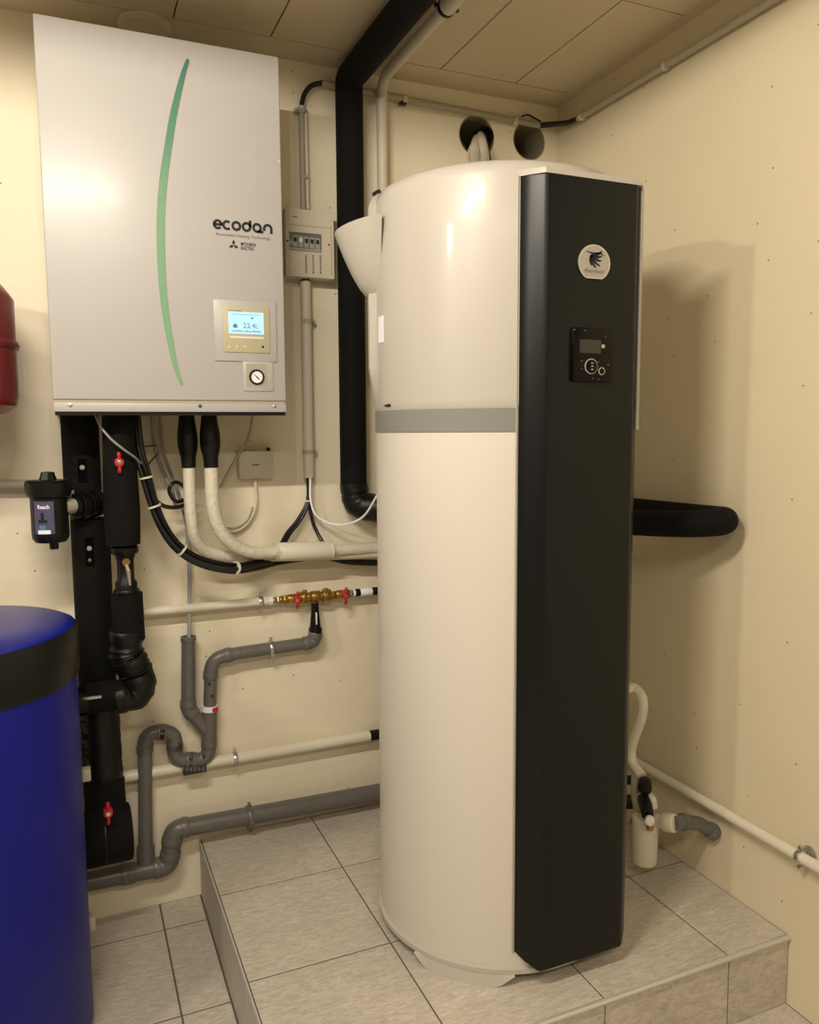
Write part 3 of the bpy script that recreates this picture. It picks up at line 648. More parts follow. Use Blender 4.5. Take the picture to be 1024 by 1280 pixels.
# pipe B
yb = -.185
pb = thing('insulated_flow_pipe', 'black insulated pipe with bare valve that elbows left into the blue tank', 'pipe', B(170, 868, yb))
bx = -1.360
zb_ = lambda py: B(155, py, yb).z
obj('insulation', sweep([(bx, yb, BZ0 + .03), (bx, yb, zb_(560)), (bx, yb, zb_(640)), (bx, yb, zb_(680))], .04, 22, radii=[.036, .038, .043, .040]), M['foam'], pb)
e = B(149, 578, yb - .045); butterfly(pb, (e.x, yb - .043, e.z), (0, 0, 1), .022)
obj('insulation_end_collar', lathe([(.030, 0), (.033, .004), (.033, .016), (.028, .02)], (bx + .002, yb, zb_(692)), (0, 0, 1), 24), M['blackp'], pb)
vv = obj('bare_valve', sweep([(bx + .003, yb, zb_(684)), (bx + .003, yb, zb_(694)), (bx + .003, yb, zb_(700)), (bx + .003, yb, zb_(724)), (bx + .003, yb, zb_(728)), (bx + .003, yb, zb_(738))], .02, 16, radii=[.024, .024, .020, .020, .026, .026]), M['blackp'], pb)
vv['label'] = 'bare valve body with bright metal lever'
vx = bx + .003
obj('valve_nut', lathe([(.011, 0), (.010, .014), (.0, .014)], (vx, yb - .014, zb_(701)), (0, -1, 0), 6), M['brass'], vv)
obj('lever', sweep([(vx, yb - .026, zb_(704)), (vx + .004, yb - .034, zb_(711)), (vx + .005, yb - .032, zb_(729))], .004, 8, radii=[.004, .0062, .005]), M['chrome'], vv)
obj('lower_nut', lathe([(.028, 0), (.031, .004), (.031, .012), (.028, .016)], (vx, yb, zb_(744)), (0, 0, 1), 8), M['blackp'], vv)
obj('insulation', sweep([(bx + .003, yb, zb_(742)), (bx + .005, yb, zb_(800))], .037, 22), M['foam'], pb)
xe = B(176, 868, yb).x
obj('taped_elbow', lump([(bx - .001, yb, zb_(788)), (bx - .006, yb, zb_(818)), (bx + .016, yb, zb_(840)), (xe - .0, yb - .0, zb_(868)), (xe - .06, yb, zb_(871))], .041, .09, seed=3), M['wrap'], pb)
zq = B(140, 869, yb).z
obj('insulation', cyl((xe - .03, yb, zq), (-1.462, yb, zq - .002), .0375, seg=22), M['foam'], pb)
obj('foil_end', cyl((-1.462, yb, zq - .002), (-1.545, yb - .03, zq - .004), .037, seg=22), M['anth2'], pb)
e = B(113, 862, yb - .03); obj('foil_strip', box(e.x - .024, e.x + .024, yb - .0385, yb - .03, zq + .008, zq + .015, .001), M['chrome'], pb)
# magnetic filter
fy_ = -.20; fc = B(62, 640, fy_); fx_ = fc.x
z_ = lambda py: B(62, py, fy_).z
mf = thing('magnetic_filter', 'small black canister filter with a purple label beside the outer black pipe', 'filter', (fx_, fy_, z_(680)))
obj('canister', lathe([(0, z_(678)), (.034, z_(677)), (.040, z_(672)), (.041, z_(668)), (.041, z_(618))], (fx_, fy_, 0), seg=36), M['blackp'], mf)
obj('screw_lid', lathe([(.041, z_(622)), (.047, z_(620)), (.050, z_(614)), (.051, z_(603)), (.046, z_(600)), (0, z_(599))], (fx_, fy_, 0), seg=12), M['blackp'], mf)
obj('top_knob', lathe([(.020, z_(600)), (.016, z_(594)), (.014, z_(590)), (0, z_(589))], (fx_, fy_, 0), seg=8), M['blackp'], mf)
obj('drain_plug', cyl((fx_ + .006, fy_ - .01, z_(686)), (fx_ + .006, fy_ - .01, z_(676)), .010, bev=.002), M['blackp'], mf)
t = bmesh.new(); rows = []
for k in range(9):
    aa = math.radians(222 + 62 * k / 8); rows.append([t.verts.new((fx_ + rr_ * math.cos(aa), fy_ + rr_ * math.sin(aa), zz_)) for rr_ in (.0412, .0420) for zz_ in (z_(665), z_(625))])
for p_, n_ in zip(rows, rows[1:]):
    for (i, j) in ((0, 1), (1, 3), (3, 2), (2, 0)): t.faces.new((p_[i], p_[j], n_[j], n_[i]))
lb = obj('label', t, M['label'], mf); lb['label'] = 'purple printed label'
def cylmap(a0, zc, r=.0421): return lambda u, v, w_: Vector((fx_ + (r + w_) * math.cos(math.radians(a0) + u / r), fy_ + (r + w_) * math.sin(math.radians(a0) + u / r), zc + v))
def dense(poly, n=6): return poly
tx = text_bm('Reach', .013, cylmap(235, z_(634)), .0004, width=.026, bold=.0003); obj('label_lettering', tx, M['stick'], lb)
def patch(u0, u1, v0, v1, m, nm):
    cm = cylmap(228, z_(665)); t = bmesh.new(); R = []
    for k in range(5):
        u = u0 + (u1 - u0) * k / 4; R.append([t.verts.new(cm(u, v, w_)) for w_ in (0, .0006) for v in (v0, v1)])
    for p_, n_ in zip(R, R[1:]):
        for (i, j) in ((0, 1), (1, 3), (3, 2), (2, 0)): t.faces.new((p_[i], p_[j], n_[j], n_[i]))
    obj(nm, t, M[m], lb)
H_ = z_(625) - z_(665)
patch(.004, .032, 0, H_ * .12, 'stick', 'label_strip'); patch(.008, .022, H_ * .14, H_ * .26, 'labelb', 'label_strip'); patch(.006, .026, H_ * .34, H_ * .44, 'ink', 'label_picture'); patch(.012, .019, H_ * .44, H_ * .66, 'ink', 'label_picture')
cc = B(98, 630, fy_ + .04)
zt_ = B(98, 630, -.14).z
obj('coupling', sweep([(fx_ + .03, fy_, zt_), (fx_ + .055, fy_ + .02, zt_)], .018, 16, radii=[.018, .018]), M['badge'], mf)
bm = None
for k in range(6):
    f0 = k / 6; p0 = Vector((fx_ + .05, fy_ + .02, zt_)).lerp(Vector((fx_ + .112, -.135, zt_)), f0); p1 = Vector((fx_ + .05, fy_ + .02, zt_)).lerp(Vector((fx_ + .112, -.135, zt_)), f0 + .14)
    bm = cyl(p0, p1, .032 if k % 2 else .0285, seg=20, bm=bm, bev=.001)
obj('union_nut', bm, M['blackp'], mf)
e = B(88, 616, -.15); obj('vent_screw', cyl((e.x, -.17, e.z - .01), (e.x, -.17, e.z + .008), .009, bev=.002), M['badge'], mf)
# grey pipe behind at far left
gp = thing('grey_wall_pipe', 'thin grey painted pipe on the wall behind the small filter', 'pipe', B(30, 607, -.03))
tubeobj('pipe', [B(-60, 606, -.03), B(95, 606, -.03)], .013, 'cond', gp)

# ================================================================ cables and white insulated pair
zbx = BZ0 + .02
def top(px, y): e = B(px, 517, y); return Vector((e.x, y, zbx))
wp = thing('white_insulated_pipe_pair', 'pair of white-taped refrigerant pipes with black sleeves dropping from the white unit and turning right', 'pipe', B(300, 700, -.08))
y1 = -.12; y2 = -.15
p1 = [top(233, y1), B(236, 583, y1), B(239, 650, y1), B(247, 680, y1 + .01), B(275, 694, -.09), B(345, 695, -.07), B(500, 691, -.06)]
p2 = [top(261, y2), B(264, 583, y2), B(267, 635, y2), B(279, 668, y2 + .01), B(308, 689, -.12), B(360, 690, -.09), B(500, 684, -.06)]
tubeobj('pipe', smooth([p1[1] + Vector((0, 0, .01))] + p1[1:]), .0155, 'wins', wp); tubeobj('pipe', smooth([p2[1] + Vector((0, 0, .01))] + p2[1:]), .0175, 'wins', wp)
for p_, y_, cx_ in ((p1, y1, 0), (p2, y2, 0)):
    a, b = p_[0], p_[1]; ln_ = [a.lerp(b, f) for f in (0, .25, .45, .62, .72, .85, 1.02)]
    tubeobj('black_sleeve', ln_, .02, 'wrap', wp, seg=18, radii=[.017, .021, .0255, .026, .024, .019, .018])
s1, s2 = B(344, 690, -.085), B(414, 688, -.08)
tubeobj('joint_sleeve', [s1, s1.lerp(s2, .06), s1.lerp(s2, .94), s2], .026, 'wpvc', wp, radii=[.022, .026, .026, .023], seg=20)
for s_ in (s1.lerp(s2, .0), s2): d = (s2 - s1).normalized(); obj('cable_tie', cyl(s_ - d * .002, s_ + d * .002, .0262, seg=20), M['cabw'], wp)
cb = thing('black_cable_bundle', 'thick black cable bundle tied in white curving from the white unit to the right', 'cable', B(290, 708, -.15))
path = [(168, -.10), ]
P_ = [top(167, -.16), B(172, 560, -.17), B(181, 592, -.18), B(191, 628, -.18), B(205, 660, -.18), B(224, 685, -.175), B(252, 702, -.17), B(290, 710, -.16), B(320, 706.5, -.10), B(350, 699, -.045), B(385, 694, -.03)]
S_ = smooth(P_, 7)
for k, (o1, r_) in enumerate(((0, .0078), (1, .0078), (2, .0062), (3, .006))):
    q = []
    for i, v in enumerate(S_):
        tn = (S_[min(i + 1, len(S_) - 1)] - S_[max(i - 1, 0)]).normalized(); n1 = tn.cross(Vector((0, 1, 0))).normalized(); a_ = k * PI / 2 + i * .03
        q.append(v + (n1 * math.cos(a_) + Vector((0, 1, 0)) * math.sin(a_)) * .0085)
    tubeobj('cable', q, r_, 'cabk' if k != 3 else 'blackp', cb, seg=10)
def tie(parent, c, d, r): c = Vector(c); d = Vector(d).normalized(); return obj('cable_tie', cyl(c - d * .0022, c + d * .0022, r, seg=20), M['cabw'], parent)
for (i,) in ((15,), (22,), (36,), (50,)): tie(cb, S_[i], S_[i + 1] - S_[i], .0178)
bk = thing('black_cable_run', 'short black cable showing beneath the white pipes next to the heater', 'cable', B(450, 703, -.05))
tubeobj('cable', smooth([B(400, 693, -.045), B(430, 701, -.045), B(455, 703, -.045), B(500, 704, -.045)], 4), .010, 'cabk', bk)
lc = thing('looped_black_cable', 'short looped black cable tied to the side of the bundle behind the white pipes', 'cable', B(215, 632, -.10))
tubeobj('cable', smooth([B(193, 625, -.16), B(206, 633, -.13), B(222, 634, -.10), B(235, 630, -.08)], 5), .0055, 'cabk', lc)
tubeobj('cable', smooth([B(235, 612, -.07), B(222, 603, -.08), B(214, 606, -.09), B(212, 616, -.09), B(221, 627, -.09), B(236, 622, -.07)], 5), .005, 'cabk', lc)
th = thing('grey_thin_cables', 'two thin grey hoses hanging from the white unit left of the white pipes', 'cable', B(215, 625, -.06))
tubeobj('hose', smooth([top(190, -.07), B(193, 555, -.06), B(202, 585, -.05), B(214, 612, -.045), B(220, 632, -.04)], 5), .005, 'cabg', th)
tubeobj('hose', smooth([top(199, -.06), B(203, 560, -.05), B(213, 590, -.045), B(224, 620, -.035), B(233, 655, -.032), B(237, 690, -.032)], 5), .0045, 'cabg', th)
tc_ = thing('thin_sensor_cable', 'thin grey sensor cable crossing in front of the black pipes under the white unit', 'cable', B(150, 565, -.24))
tubeobj('wire', smooth([top(116, -.21), B(124, 530, -.23), B(138, 548, -.245), B(155, 562, -.245), B(169, 572, -.225), B(176, 579, -.20)], 5), .0028, 'cabg', tc_)
rc_ = thing('reddish_wire', 'dark red wire hanging beside the black bundle under the white unit', 'cable', B(163, 560, -.2))
tubeobj('wire', smooth([top(163, -.2), B(161, 540, -.21), B(163, 560, -.2), B(170, 578, -.19)], 5), .0028, 'vessel', rc_)
tie_ = thing('black_tie_strap', 'small black straps holding thin hoses to the bundle', 'strap', B(195, 565, -.1))
obj('strap', sweep([B(180, 558, -.14), B(196, 557, -.07)], .002, 8), M['cabk'], tie_); obj('strap', sweep([B(184, 582, -.15), B(197, 567, -.07)], .002, 8), M['cabk'], tie_)
# grey drip tube into the tailpipe
dt = thing('translucent_drip_tube', 'thin bluish grey drip tube dropping behind white pipes into the open grey pipe', 'hose', B(237, 800, -.035))
tubeobj('hose', [B(233, 640, -.03), B(237, 720, -.03), B(236.5, 800, -.035), B(236, 815, -.04)], .0055, 'tubeg', dt)

# junction box, control box, conduits
jb = thing('junction_box', 'small square cream junction box on the wall below the white unit', 'junction box', B(320, 598, 0))
def bbox(x0, y0, x1, y1, yf, yb_, bev):
    a = B(x0, (y0 + y1) / 2, yf); b = B(x1, (y0 + y1) / 2, yf); zt2 = B((x0 + x1) / 2, y0, yf).z; zb2 = B((x0 + x1) / 2, y1, yf).z
    return box(a.x, b.x, yf, yb_, zb2, zt2, bev)
obj('housing', bbox(299, 564, 341, 598, -.035, 0, .002), M['condw'], jb)
e = B(320, 581, -.0355); obj('worn_print', box(e.x - .010, e.x + .010, -.0356, -.035, e.z - .0015, e.z + .0015), M['greyink'], jb, smooth=False)
e = B(335.5, 562, -.02); obj('cap', cyl((e.x, -.02, e.z - .008), (e.x, -.02, e.z + .006), .005, bev=.001), M['blackp'], jb)
for px in (309, 321): e = B(px, 563, -.02); obj('knockout', cyl((e.x, -.02, e.z - .006), (e.x, -.02, e.z + .002), .005, bev=.001), M['condw'], jb)
jc = thing('cream_cable_loop', 'cream cable looping from under the junction box towards the white pipes', 'cable', B(300, 665, -.02))
tubeobj('cable', smooth([B(319, 600, -.018), B(320.5, 625, -.015), B(316, 643, -.015), B(305, 658, -.015), B(290, 664, -.02), B(272, 655, -.03)], 6), .0048, 'cabw', jc)
tubeobj('cable', smooth([B(316, 634, -.02), B(309, 650, -.02), B(296, 659.5, -.022), B(280, 659, -.03), B(270, 652, -.03)], 6), .003, 'cond', jc)
tq = thing('slanting_grey_wire', 'thin grey wire slanting from the white unit past the left of the junction box', 'cable', B(290, 580, -.06))
tubeobj('wire', smooth([top(317, -.08), B(311, 545, -.06), B(298, 568, -.05), B(285, 590, -.045), B(275, 610, -.045)], 5), .0033, 'cond', tq)
cbx = thing('fuse_box', 'cream fuse box with a dark window beside the white unit', 'fuse box', B(388, 348, 0))
obj('housing', bbox(357, 262, 418, 347, -.055, 0, .003), M['condw'], cbx)
obj('cover_line', bbox(357.5, 282.3, 414.5, 283.2, -.0556, -.054, 0), M['cond'], cbx, smooth=False)
obj('cover_line', bbox(413.8, 282.5, 414.6, 346, -.0556, -.054, 0), M['cond'], cbx, smooth=False)
wn = obj('window', bbox(362, 291, 402, 314, -.0565, -.054, .0005), M['win'], cbx); wn['label'] = 'smoked window over the breakers'
for i, (m1, m2) in enumerate((('ink', 'stick'), ('stick', 'ink'), ('ink', 'badge'), ('ink', 'stick'), ('ink', 'badge'))):
    x0 = 366.5 + 7 * i; y_ = 293 + i * .9
    br = obj('breaker', bbox(x0, y_ + 1, x0 + 5.6, y_ + 15, -.0575, -.056, .0002), M['badge' if i % 2 else 'tubeg'], cbx)
    obj('toggle', bbox(x0 + 1, y_ + 3.5, x0 + 4.6, y_ + 8.5, -.060, -.057, .0004), M[m1], br)
obj('window_strip', bbox(362.5, 310.5, 401.5, 313.5, -.0575, -.056, 0), M['tubeg'], cbx, smooth=False)
wr_ = None; rr = random.Random(5)
for i in range(3):
    e = B(382.5 + 9 * i, 319, -.0552); v = 0
    while v < .046: h = rr.uniform(.0015, .005); wr_ = box(e.x - .002, e.x + .002, -.0556, -.055, e.z - v - h, e.z - v, bm=wr_); v += h + .0016
obj('blurred_writing', wr_, M['greyink'], cbx, smooth=False)['kind'] = 'stuff'
for q in ((359.5, 301), (411.5, 306)): e = B(*q, -.0555); obj('screw', lathe([(.0028, 0), (.0022, .0012), (0, .0012)], (e.x, -.055, e.z), (0, -1, 0), 10), M['ink'], cbx)
e = B(366, 271, -.0552); obj('worn_print', box(e.x, e.x + .013, -.0555, -.055, e.z, e.z + .002), M['greyink'], cbx, smooth=False)
e = B(396, 270, -.0552)
cn = thing('lower_conduit', 'thick pale grey conduit dropping from the fuse box', 'conduit', B(386, 597, -.02))
tubeobj('pipe', [B(382, 352, -.02), B(386.5, 597, -.02)], .0155, 'condw', cn, seg=20)
for q in ((384, 402), (386, 565)):
    e = B(*q, -.02); obj('pipe_clip', join(cyl((e.x, -.02, e.z - .006), (e.x, -.02, e.z + .006), .0175, seg=20), box(e.x + .016, e.x + .026, -.018, -.002, e.z - .007, e.z + .005, .001)), M['cond'], cn)
obj('entry_sleeve', cyl(B(381.5, 341, -.02), B(382, 354, -.02), .012, seg=14), M['cabk'], cn)
fc_ = thing('forked_black_cables', 'black cables forking out below the pale conduit towards the white pipes', 'cable', B(384, 630, -.02))
e0 = B(385, 594, -.02); e1 = B(384.5, 626, -.02)
tubeobj('cable', smooth([e0, e1, B(372, 650, -.03), B(359, 666, -.04), B(350, 683, -.06)], 5), .0052, 'cabk', fc_)
tubeobj('cable', smooth([e0 + Vector((.004, 0, 0)), e1 + Vector((.003, -.003, 0)), B(376, 650, -.03), B(363, 667, -.04), B(354, 683, -.06)], 5), .0045, 'cabk', fc_)
tubeobj('cable', smooth([e0 + Vector((.006, .004, 0)), e1 + Vector((.004, 0, 0)), B(391, 652, -.02), B(398, 668, -.03), B(406, 682, -.05)], 5), .0052, 'cabk', fc_)
tie(fc_, e1, (0, 0, 1), .0105)
wc = thing('thin_white_cable', 'thin white cable hanging in a loop from the pale conduit to the heater', 'cable', B(425, 656, -.03))
tubeobj('cable', smooth([B(388, 594, -.03), B(388.5, 625, -.03), B(396, 645, -.035), B(415, 655, -.05), B(435, 655, -.10), B(455, 645, -.16), B(470, 622, -.22), B(482, 600, -.26)], 6), .0032, 'stick', wc)
uc = thing('upper_conduit_pair', 'two thin grey conduits rising from the fuse box with a black bend at the top', 'conduit', B(380, 260, -.02))
tubeobj('pipe', [B(377, 138, -.018), B(379, 262, -.018)], .0075, 'cond', uc); tubeobj('pipe', [B(382, 142, -.016), B(385, 262, -.016)], .0055, 'condw', uc)
e = B(377, 138, -.018); obj('pipe_clip', join(cyl((e.x, -.018, e.z - .008), (e.x, -.018, e.z + .010), .0125, seg=16, bev=.002), box(e.x - .018, e.x + .018, -.016, -.002, e.z - .006, e.z + .006, .001)), M['tubeg'], uc)
e = B(381, 222, -.016); obj('pipe_clip', box(e.x - .010, e.x + .012, -.026, -.002, e.z - .004, e.z + .004, .001), M['cond'], uc)
tubeobj('flexible_bend', smooth([B(377, 131, -.018), B(381, 117, -.018), B(390, 107, -.018), B(403, 103.5, -.018)], 5), .0068, 'cabk', uc)
cc_ = thing('ceiling_edge_conduit', 'long grey conduit under the ceiling along the back wall, passing behind the black duct', 'conduit', B(560, 140, -.015))
K1, K2 = B(402, 104, -.016), B(676, 157, -.016)
tubeobj('pipe', [K1, K2], .0095, 'cond', cc_, seg=14)
for px in (498, 640): f = (px - 402) / 274; e = K1.lerp(K2, f); obj('pipe_clip', cyl(e - Vector((.006, 0, 0)), e + Vector((.006, 0, 0)), .0125, seg=14), M['condw'], cc_)
e = K1.lerp(K2, .35); obj('cable_opening', box(e.x - .012, e.x + .006, -.022, -.004, e.z - .016, e.z - .006, .001), M['cabk'], cc_)
rcn = thing('right_wall_conduit', 'grey conduit under the ceiling along the right wall with a black bend at the corner', 'conduit', X(850, 75, -.016))
R1, R2 = X(723, 148.5, -.016), X(1010, -22, -.016)
R2.y = -1.9; R2.z = R1.z; R2.x = R1.x
tubeobj('pipe', [R1, R2], .009, 'cond', rcn, seg=14)
for yy in (-.16, -.52): obj('pipe_clip', cyl((R1.x, yy - .005, R1.z), (R1.x, yy + .005, R1.z), .0125, seg=14), M['condw'], rcn)
tubeobj('flexible_bend', smooth([K2 + Vector((-.004, 0, 0)), K2.lerp(R1, .35) + Vector((.008, .004, 0)), K2.lerp(R1, .7) + Vector((.012, .01, 0)), R1 + Vector((0, -.006, 0))], 5), .0085, 'cabk', rcn)
hc = thing('small_black_wire', 'small black wire end arching over the right-hand wall hole', 'cable', B(665, 148, -.01))
tubeobj('wire', smooth([B(652, 146, -.008), B(660, 143.5, -.012), B(669, 148, -.014), B(676, 152, -.012)], 4), .0025, 'cabk', hc)
# round box on the ceiling behind the unit
rb_ = thing('round_ceiling_box', 'round cream junction cover on the ceiling above the white unit', 'junction box', (-1.250, -.055, CE))
obj('cover', lathe([(.064, 0), (.064, .012), (.056, .020), (0, .024)], (-1.250, -.055, CE), (0, 0, -1), 32), M['ceil'], rb_)

# black duct and white riser
bd_ = thing('black_duct_pipe', 'thick black foam-lagged pipe running along the ceiling and down the wall to the heater', 'pipe', B(441, 640, -.045))
dx = B(439, 300, -.045).x; zcd = CE - .048
zl = B(441, 606, -.045).z; dx2 = B(441.5, 560, -.045).x
pts = fillet([(dx, -2.6, zcd), (dx, -.045, zcd), (dx2, -.045, zl)], .022, 5)
tubeobj('insulation', pts, .0385, 'foam', bd_, seg=24)
zh = B(460, 636, -.05).z
obj('tape_ring', cyl((dx2, -.045, zl + .004), (dx2, -.045, zl - .006), .040, seg=24), M['wrap'], bd_)
obj('taped_elbow', lump([(dx2 + .001, -.045, zl), (dx2 + .006, -.047, zh + .012), (dx2 + .10, -.10, zh - .004)], .041, .05, seed=9), M['wrap'], bd_)
tubeobj('insulation', [(dx2 + .085, -.095, zh - .004), (dx2 + .16, -.30, zh - .004)], .038, 'foam', bd_, seg=20)
wr = thing('white_riser_pipe', 'pale pipe bending from the ceiling down the wall behind the heater top', 'pipe', B(478, 240, -.04))
wx = B(478, 200, -.035).x; zw = CE - .03
pts = fillet([(wx, -.50, zw), (wx, -.035, zw), (wx, -.035, 1.45)], .055, 8)
tubeobj('pipe', pts, .0155, 'condw', wr, seg=18)
tubeobj('socket_pipe', [(wx, -.46, zw), (wx, -.475, zw), (wx, -1.9, zw)], .021, 'condw', wr, seg=20)
clamp(wr, (wx, -.455, zw), (0, 1, 0), .0175, (0, 0, .025), 'blackp')
# white hoses out of the left hole
hh = thing('white_hoses', 'white hoses coming out of the left wall hole onto the heater top', 'hose', (H1[0], -.05, ZT))
obj('sleeve_ring', lathe([(.029, 0), (.029, .03), (.0235, .03), (.0235, 0), (.029, 0)], B(601, 173, .03) , (0, -1, 0), 24, cap=False), M['blackp'], hh)
def Bh(px, py, y): return B(px, py, y)
tubeobj('hose', smooth([B(601, 172, .10), B(600, 170, .02), B(603, 178, -.06), B(606, 195, -.12), B(605, 206, -.22), B(604, 214, -.34)], 6), .0135, 'wpvc', hh)
tubeobj('hose', smooth([B(598, 173, .10), B(597, 173, .02), B(594, 182, -.06), B(594, 196, -.12), B(595, 206, -.22), B(597, 214, -.34)], 6), .0135, 'wpvc', hh)
tubeobj('hose', smooth([B(595, 176, .10), B(592, 178, .0), B(587, 188, -.06), B(586, 198, -.12), B(588, 206, -.22), B(590, 212, -.3)], 6), .005, 'wpvc', hh)
tubeobj('cable', smooth([B(606, 172, .10), B(608, 175, .0), B(611, 188, -.04), B(613, 200, -.10), B(613, 210, -.2)], 6), .003, 'cabk', hh)

# ================================================================ white water pipes on the back wall
wu = thing('upper_white_pipe', 'upper white water pipe on the back wall ending at the brass valve group', 'pipe', B(240, 762, -.035))
yw = -.035
L1, L2 = B(60, 774.5, yw), B(336, 752.5, yw); L2.z = (L1.z + L2.z) / 2; L1.z = L2.z; zq1 = L1.z
tubeobj('pipe', [L1, L2], .0125, 'wpvc', wu, seg=16)
clamp(wu, (B(326, 753, yw).x, yw, zq1), (1, 0, 0), .0125, (0, .03, 0))
vg = thing('brass_valve_group', 'brass backflow valve with two red wing handles on the upper white pipe', 'valve', B(395, 750, yw))
def vz(px): return Vector((B(px, 750, yw).x, yw, zq1 + (B(px, 752 - (px - 336) * .055, yw).z - B(px, 752 - (px - 336) * .055, yw).z)))
def seg_(name, x0, x1, r, m, s=14, bev=.001):
    return obj(name, cyl(vz(x0), vz(x1), r, seg=s, bev=bev), M[m], vg)
for nm, x0, x1, r_, m in (('white_nut', 334, 341, .013, 'stick'), ('brass_tail', 341, 346, .009, 'brass'), ('brass_nut', 346, 349, .0125, 'chrome'), ('brass_tail', 349, 354, .010, 'brass'), ('brass_nut', 354, 360, .0125, 'brass'),
                       ('ball_valve_body', 360, 376, .0135, 'brass'), ('valve_body', 376, 383, .018, 'brass'), ('valve_body', 383, 389, .0145, 'brass'), ('valve_body', 389, 400, .017, 'brass'), ('valve_body', 400, 403, .013, 'brass'), ('valve_body', 403, 413, .0185, 'brass'),
                       ('brass_nut', 413, 420, .012, 'brass'), ('ball_valve_body', 420, 437, .0125, 'brass'), ('brass_nut', 437, 441, .0115, 'chrome'), ('white_ring', 441, 444, .011, 'stick'), ('black_ring', 444, 450, .0115, 'blackp'), ('white_end', 450, 465, .0115, 'stick'), ('black_ring', 465, 500, .012, 'blackp')):
    seg_(nm, x0, x1, r_, m, 6 if 'nut' in nm else 16)
for px in (381, 407): e = vz(px); obj('test_port', cyl((e.x, yw, e.z), (e.x, yw, e.z + .022), .0075, seg=6, bev=.001), M['brass'], vg)
for px in (369, 429): e = vz(px); butterfly(vg, (e.x, yw - .018, e.z), (.05, 0, 1), .022)
e = vz(393); obj('discharge_spout', cyl((e.x, yw, e.z - .010), (e.x, yw, e.z - .024), .010, bev=.001), M['brass'], vg)
# grey drain run
dr = thing('grey_drain_pipe', 'grey plastic drain pipe with trap and branch below the brass valve group', 'drain pipe', B(182, 1085, -.04))
yd = -.04
def pvc(parent, pts, r, rad, sock=1.17, name='pipe'):
    pts = [Vector(p) for p in pts]; cur = pts[0]; n = len(pts)
    for i in range(1, n - 1):
        a, p, c = pts[i - 1], pts[i], pts[i + 1]; d1 = (a - p).normalized(); d2 = (c - p).normalized(); ang = d1.angle(d2)
        L = min(rad / math.tan(ang / 2), (a - p).length * .48, (c - p).length * .48)
        s, e = p + d1 * L, p + d2 * L
        if (cur - s).length > .004: obj(name, sweep([cur, s], r, 18), M['pvc'], parent)
        el = [s * (1 - k / 8) ** 2 + p * 2 * k / 8 * (1 - k / 8) + e * (k / 8) ** 2 for k in range(9)]
        el = [s + d1 * .004] + el + [e + d2 * .004]
        bm = sweep(el, r * 1.06, 20)
        for q, d in ((s, d1), (e, d2)): bm = cyl(q - d * .002, q + d * .018, r * sock, seg=22, bm=bm, bev=.0015)
        obj('elbow', bm, M['pvc'], parent); cur = e
    if (cur - pts[-1]).length > .004: obj(name, sweep([cur, pts[-1]], r, 18), M['pvc'], parent)
fn = thing('black_funnel', 'black plastic tundish funnel between the brass valve and the grey drain', 'funnel', B(394, 792, yd))
e = vz(393); xf = e.x; f0 = e.z - .018; f1 = B(394, 792, yd).z
obj('cone', sweep([(xf, yd, f0), (xf, yd, f0 - .02), (xf, yd, f1 + .018), (xf, yd, f1 + .016), (xf, yd, f1 - .004)], .01, 20, radii=[.0105, .011, .0165, .0195, .0195]), M['blackp'], fn)
obj('white_rib', box(xf - .0025, xf + .0015, yd - .0165, yd - .012, f1 + .03, f0 - .025, .001), M['stick'], fn)
pvc(dr, [(xf, yd, f1), B(392, 803, yd), B(300, 816, yd), ], .018, .03)
a = B(300, 816, yd); zA = a.z; zh1 = B(392, 806, yd).z
pvc(dr, [a, B(264, 823, yd), B(262, 900, yd)], .018, .05)
for q in ((268, 829),): pass
pvc(dr, [B(262, 898, yd), B(261, 950, yd), B(218, 950, yd), B(219, 915, yd), B(181, 915, yd), B(182, 1064, yd)], .019, .034)
pvc(dr, [B(235.5, 798, yd), B(235, 886, yd), B(262, 917, yd)], .0185, .02)
obj('open_end_ring', lathe([(.021, 0), (.021, .012), (.016, .012), (.016, 0)], B(235.5, 801, yd), (0, 0, 1), 22), M['pvc'], dr)
obj('branch_body', sweep([B(262, 882, yd), B(261.5, 928, yd)], .0215, 22), M['pvc'], dr)
obj('branch_sticker', cyl(B(262, 888, yd), B(262, 881.5, yd), .0222, seg=22), M['stick'], dr)
e = B(262, 884.5, yd); obj('sticker_mark', box(e.x + .004, e.x + .02, yd - .024, yd - .012, e.z - .006, e.z + .004, .001), M['red'], dr)
for q in ((246, 799, 0),): pass
for (px, py) in ((202, 914), (225, 930), (238, 949), (255, 946), (262, 855), (265, 870)): e = B(px, py, yd - .0205); obj('print_mark', box(e.x - .004, e.x + .003, yd - .0222, yd - .012, e.z - .003, e.z + .003, .001), M['pvcd'], dr)
obj('trap_vents', box(B(228, 957, yd).x, B(257, 957, yd).x, yd - .018, yd + .006, B(240, 965, yd).z, B(240, 955, yd).z, .002), M['pvcd'], dr)
bm = None
for k in range(6): e = B(229 + 5 * k, 961, yd - .019); bm = box(e.x - .003, e.x + .003, yd - .0195, yd - .0175, e.z - .006, e.z + .005, bm=bm)
obj('trap_vent_bars', bm, M['pvc'], dr)
clamp(dr, B(339, 810.5, yd), B(392, 804, yd) - B(300, 816, yd), .019, (0, .035, 0))
obj('tee_socket', sweep([B(182, 1058, yd), B(182, 1066, yd), B(182.5, 1084, yd)], .0235, 20, radii=[.0235, .0235, .022]), M['pvc'], dr)
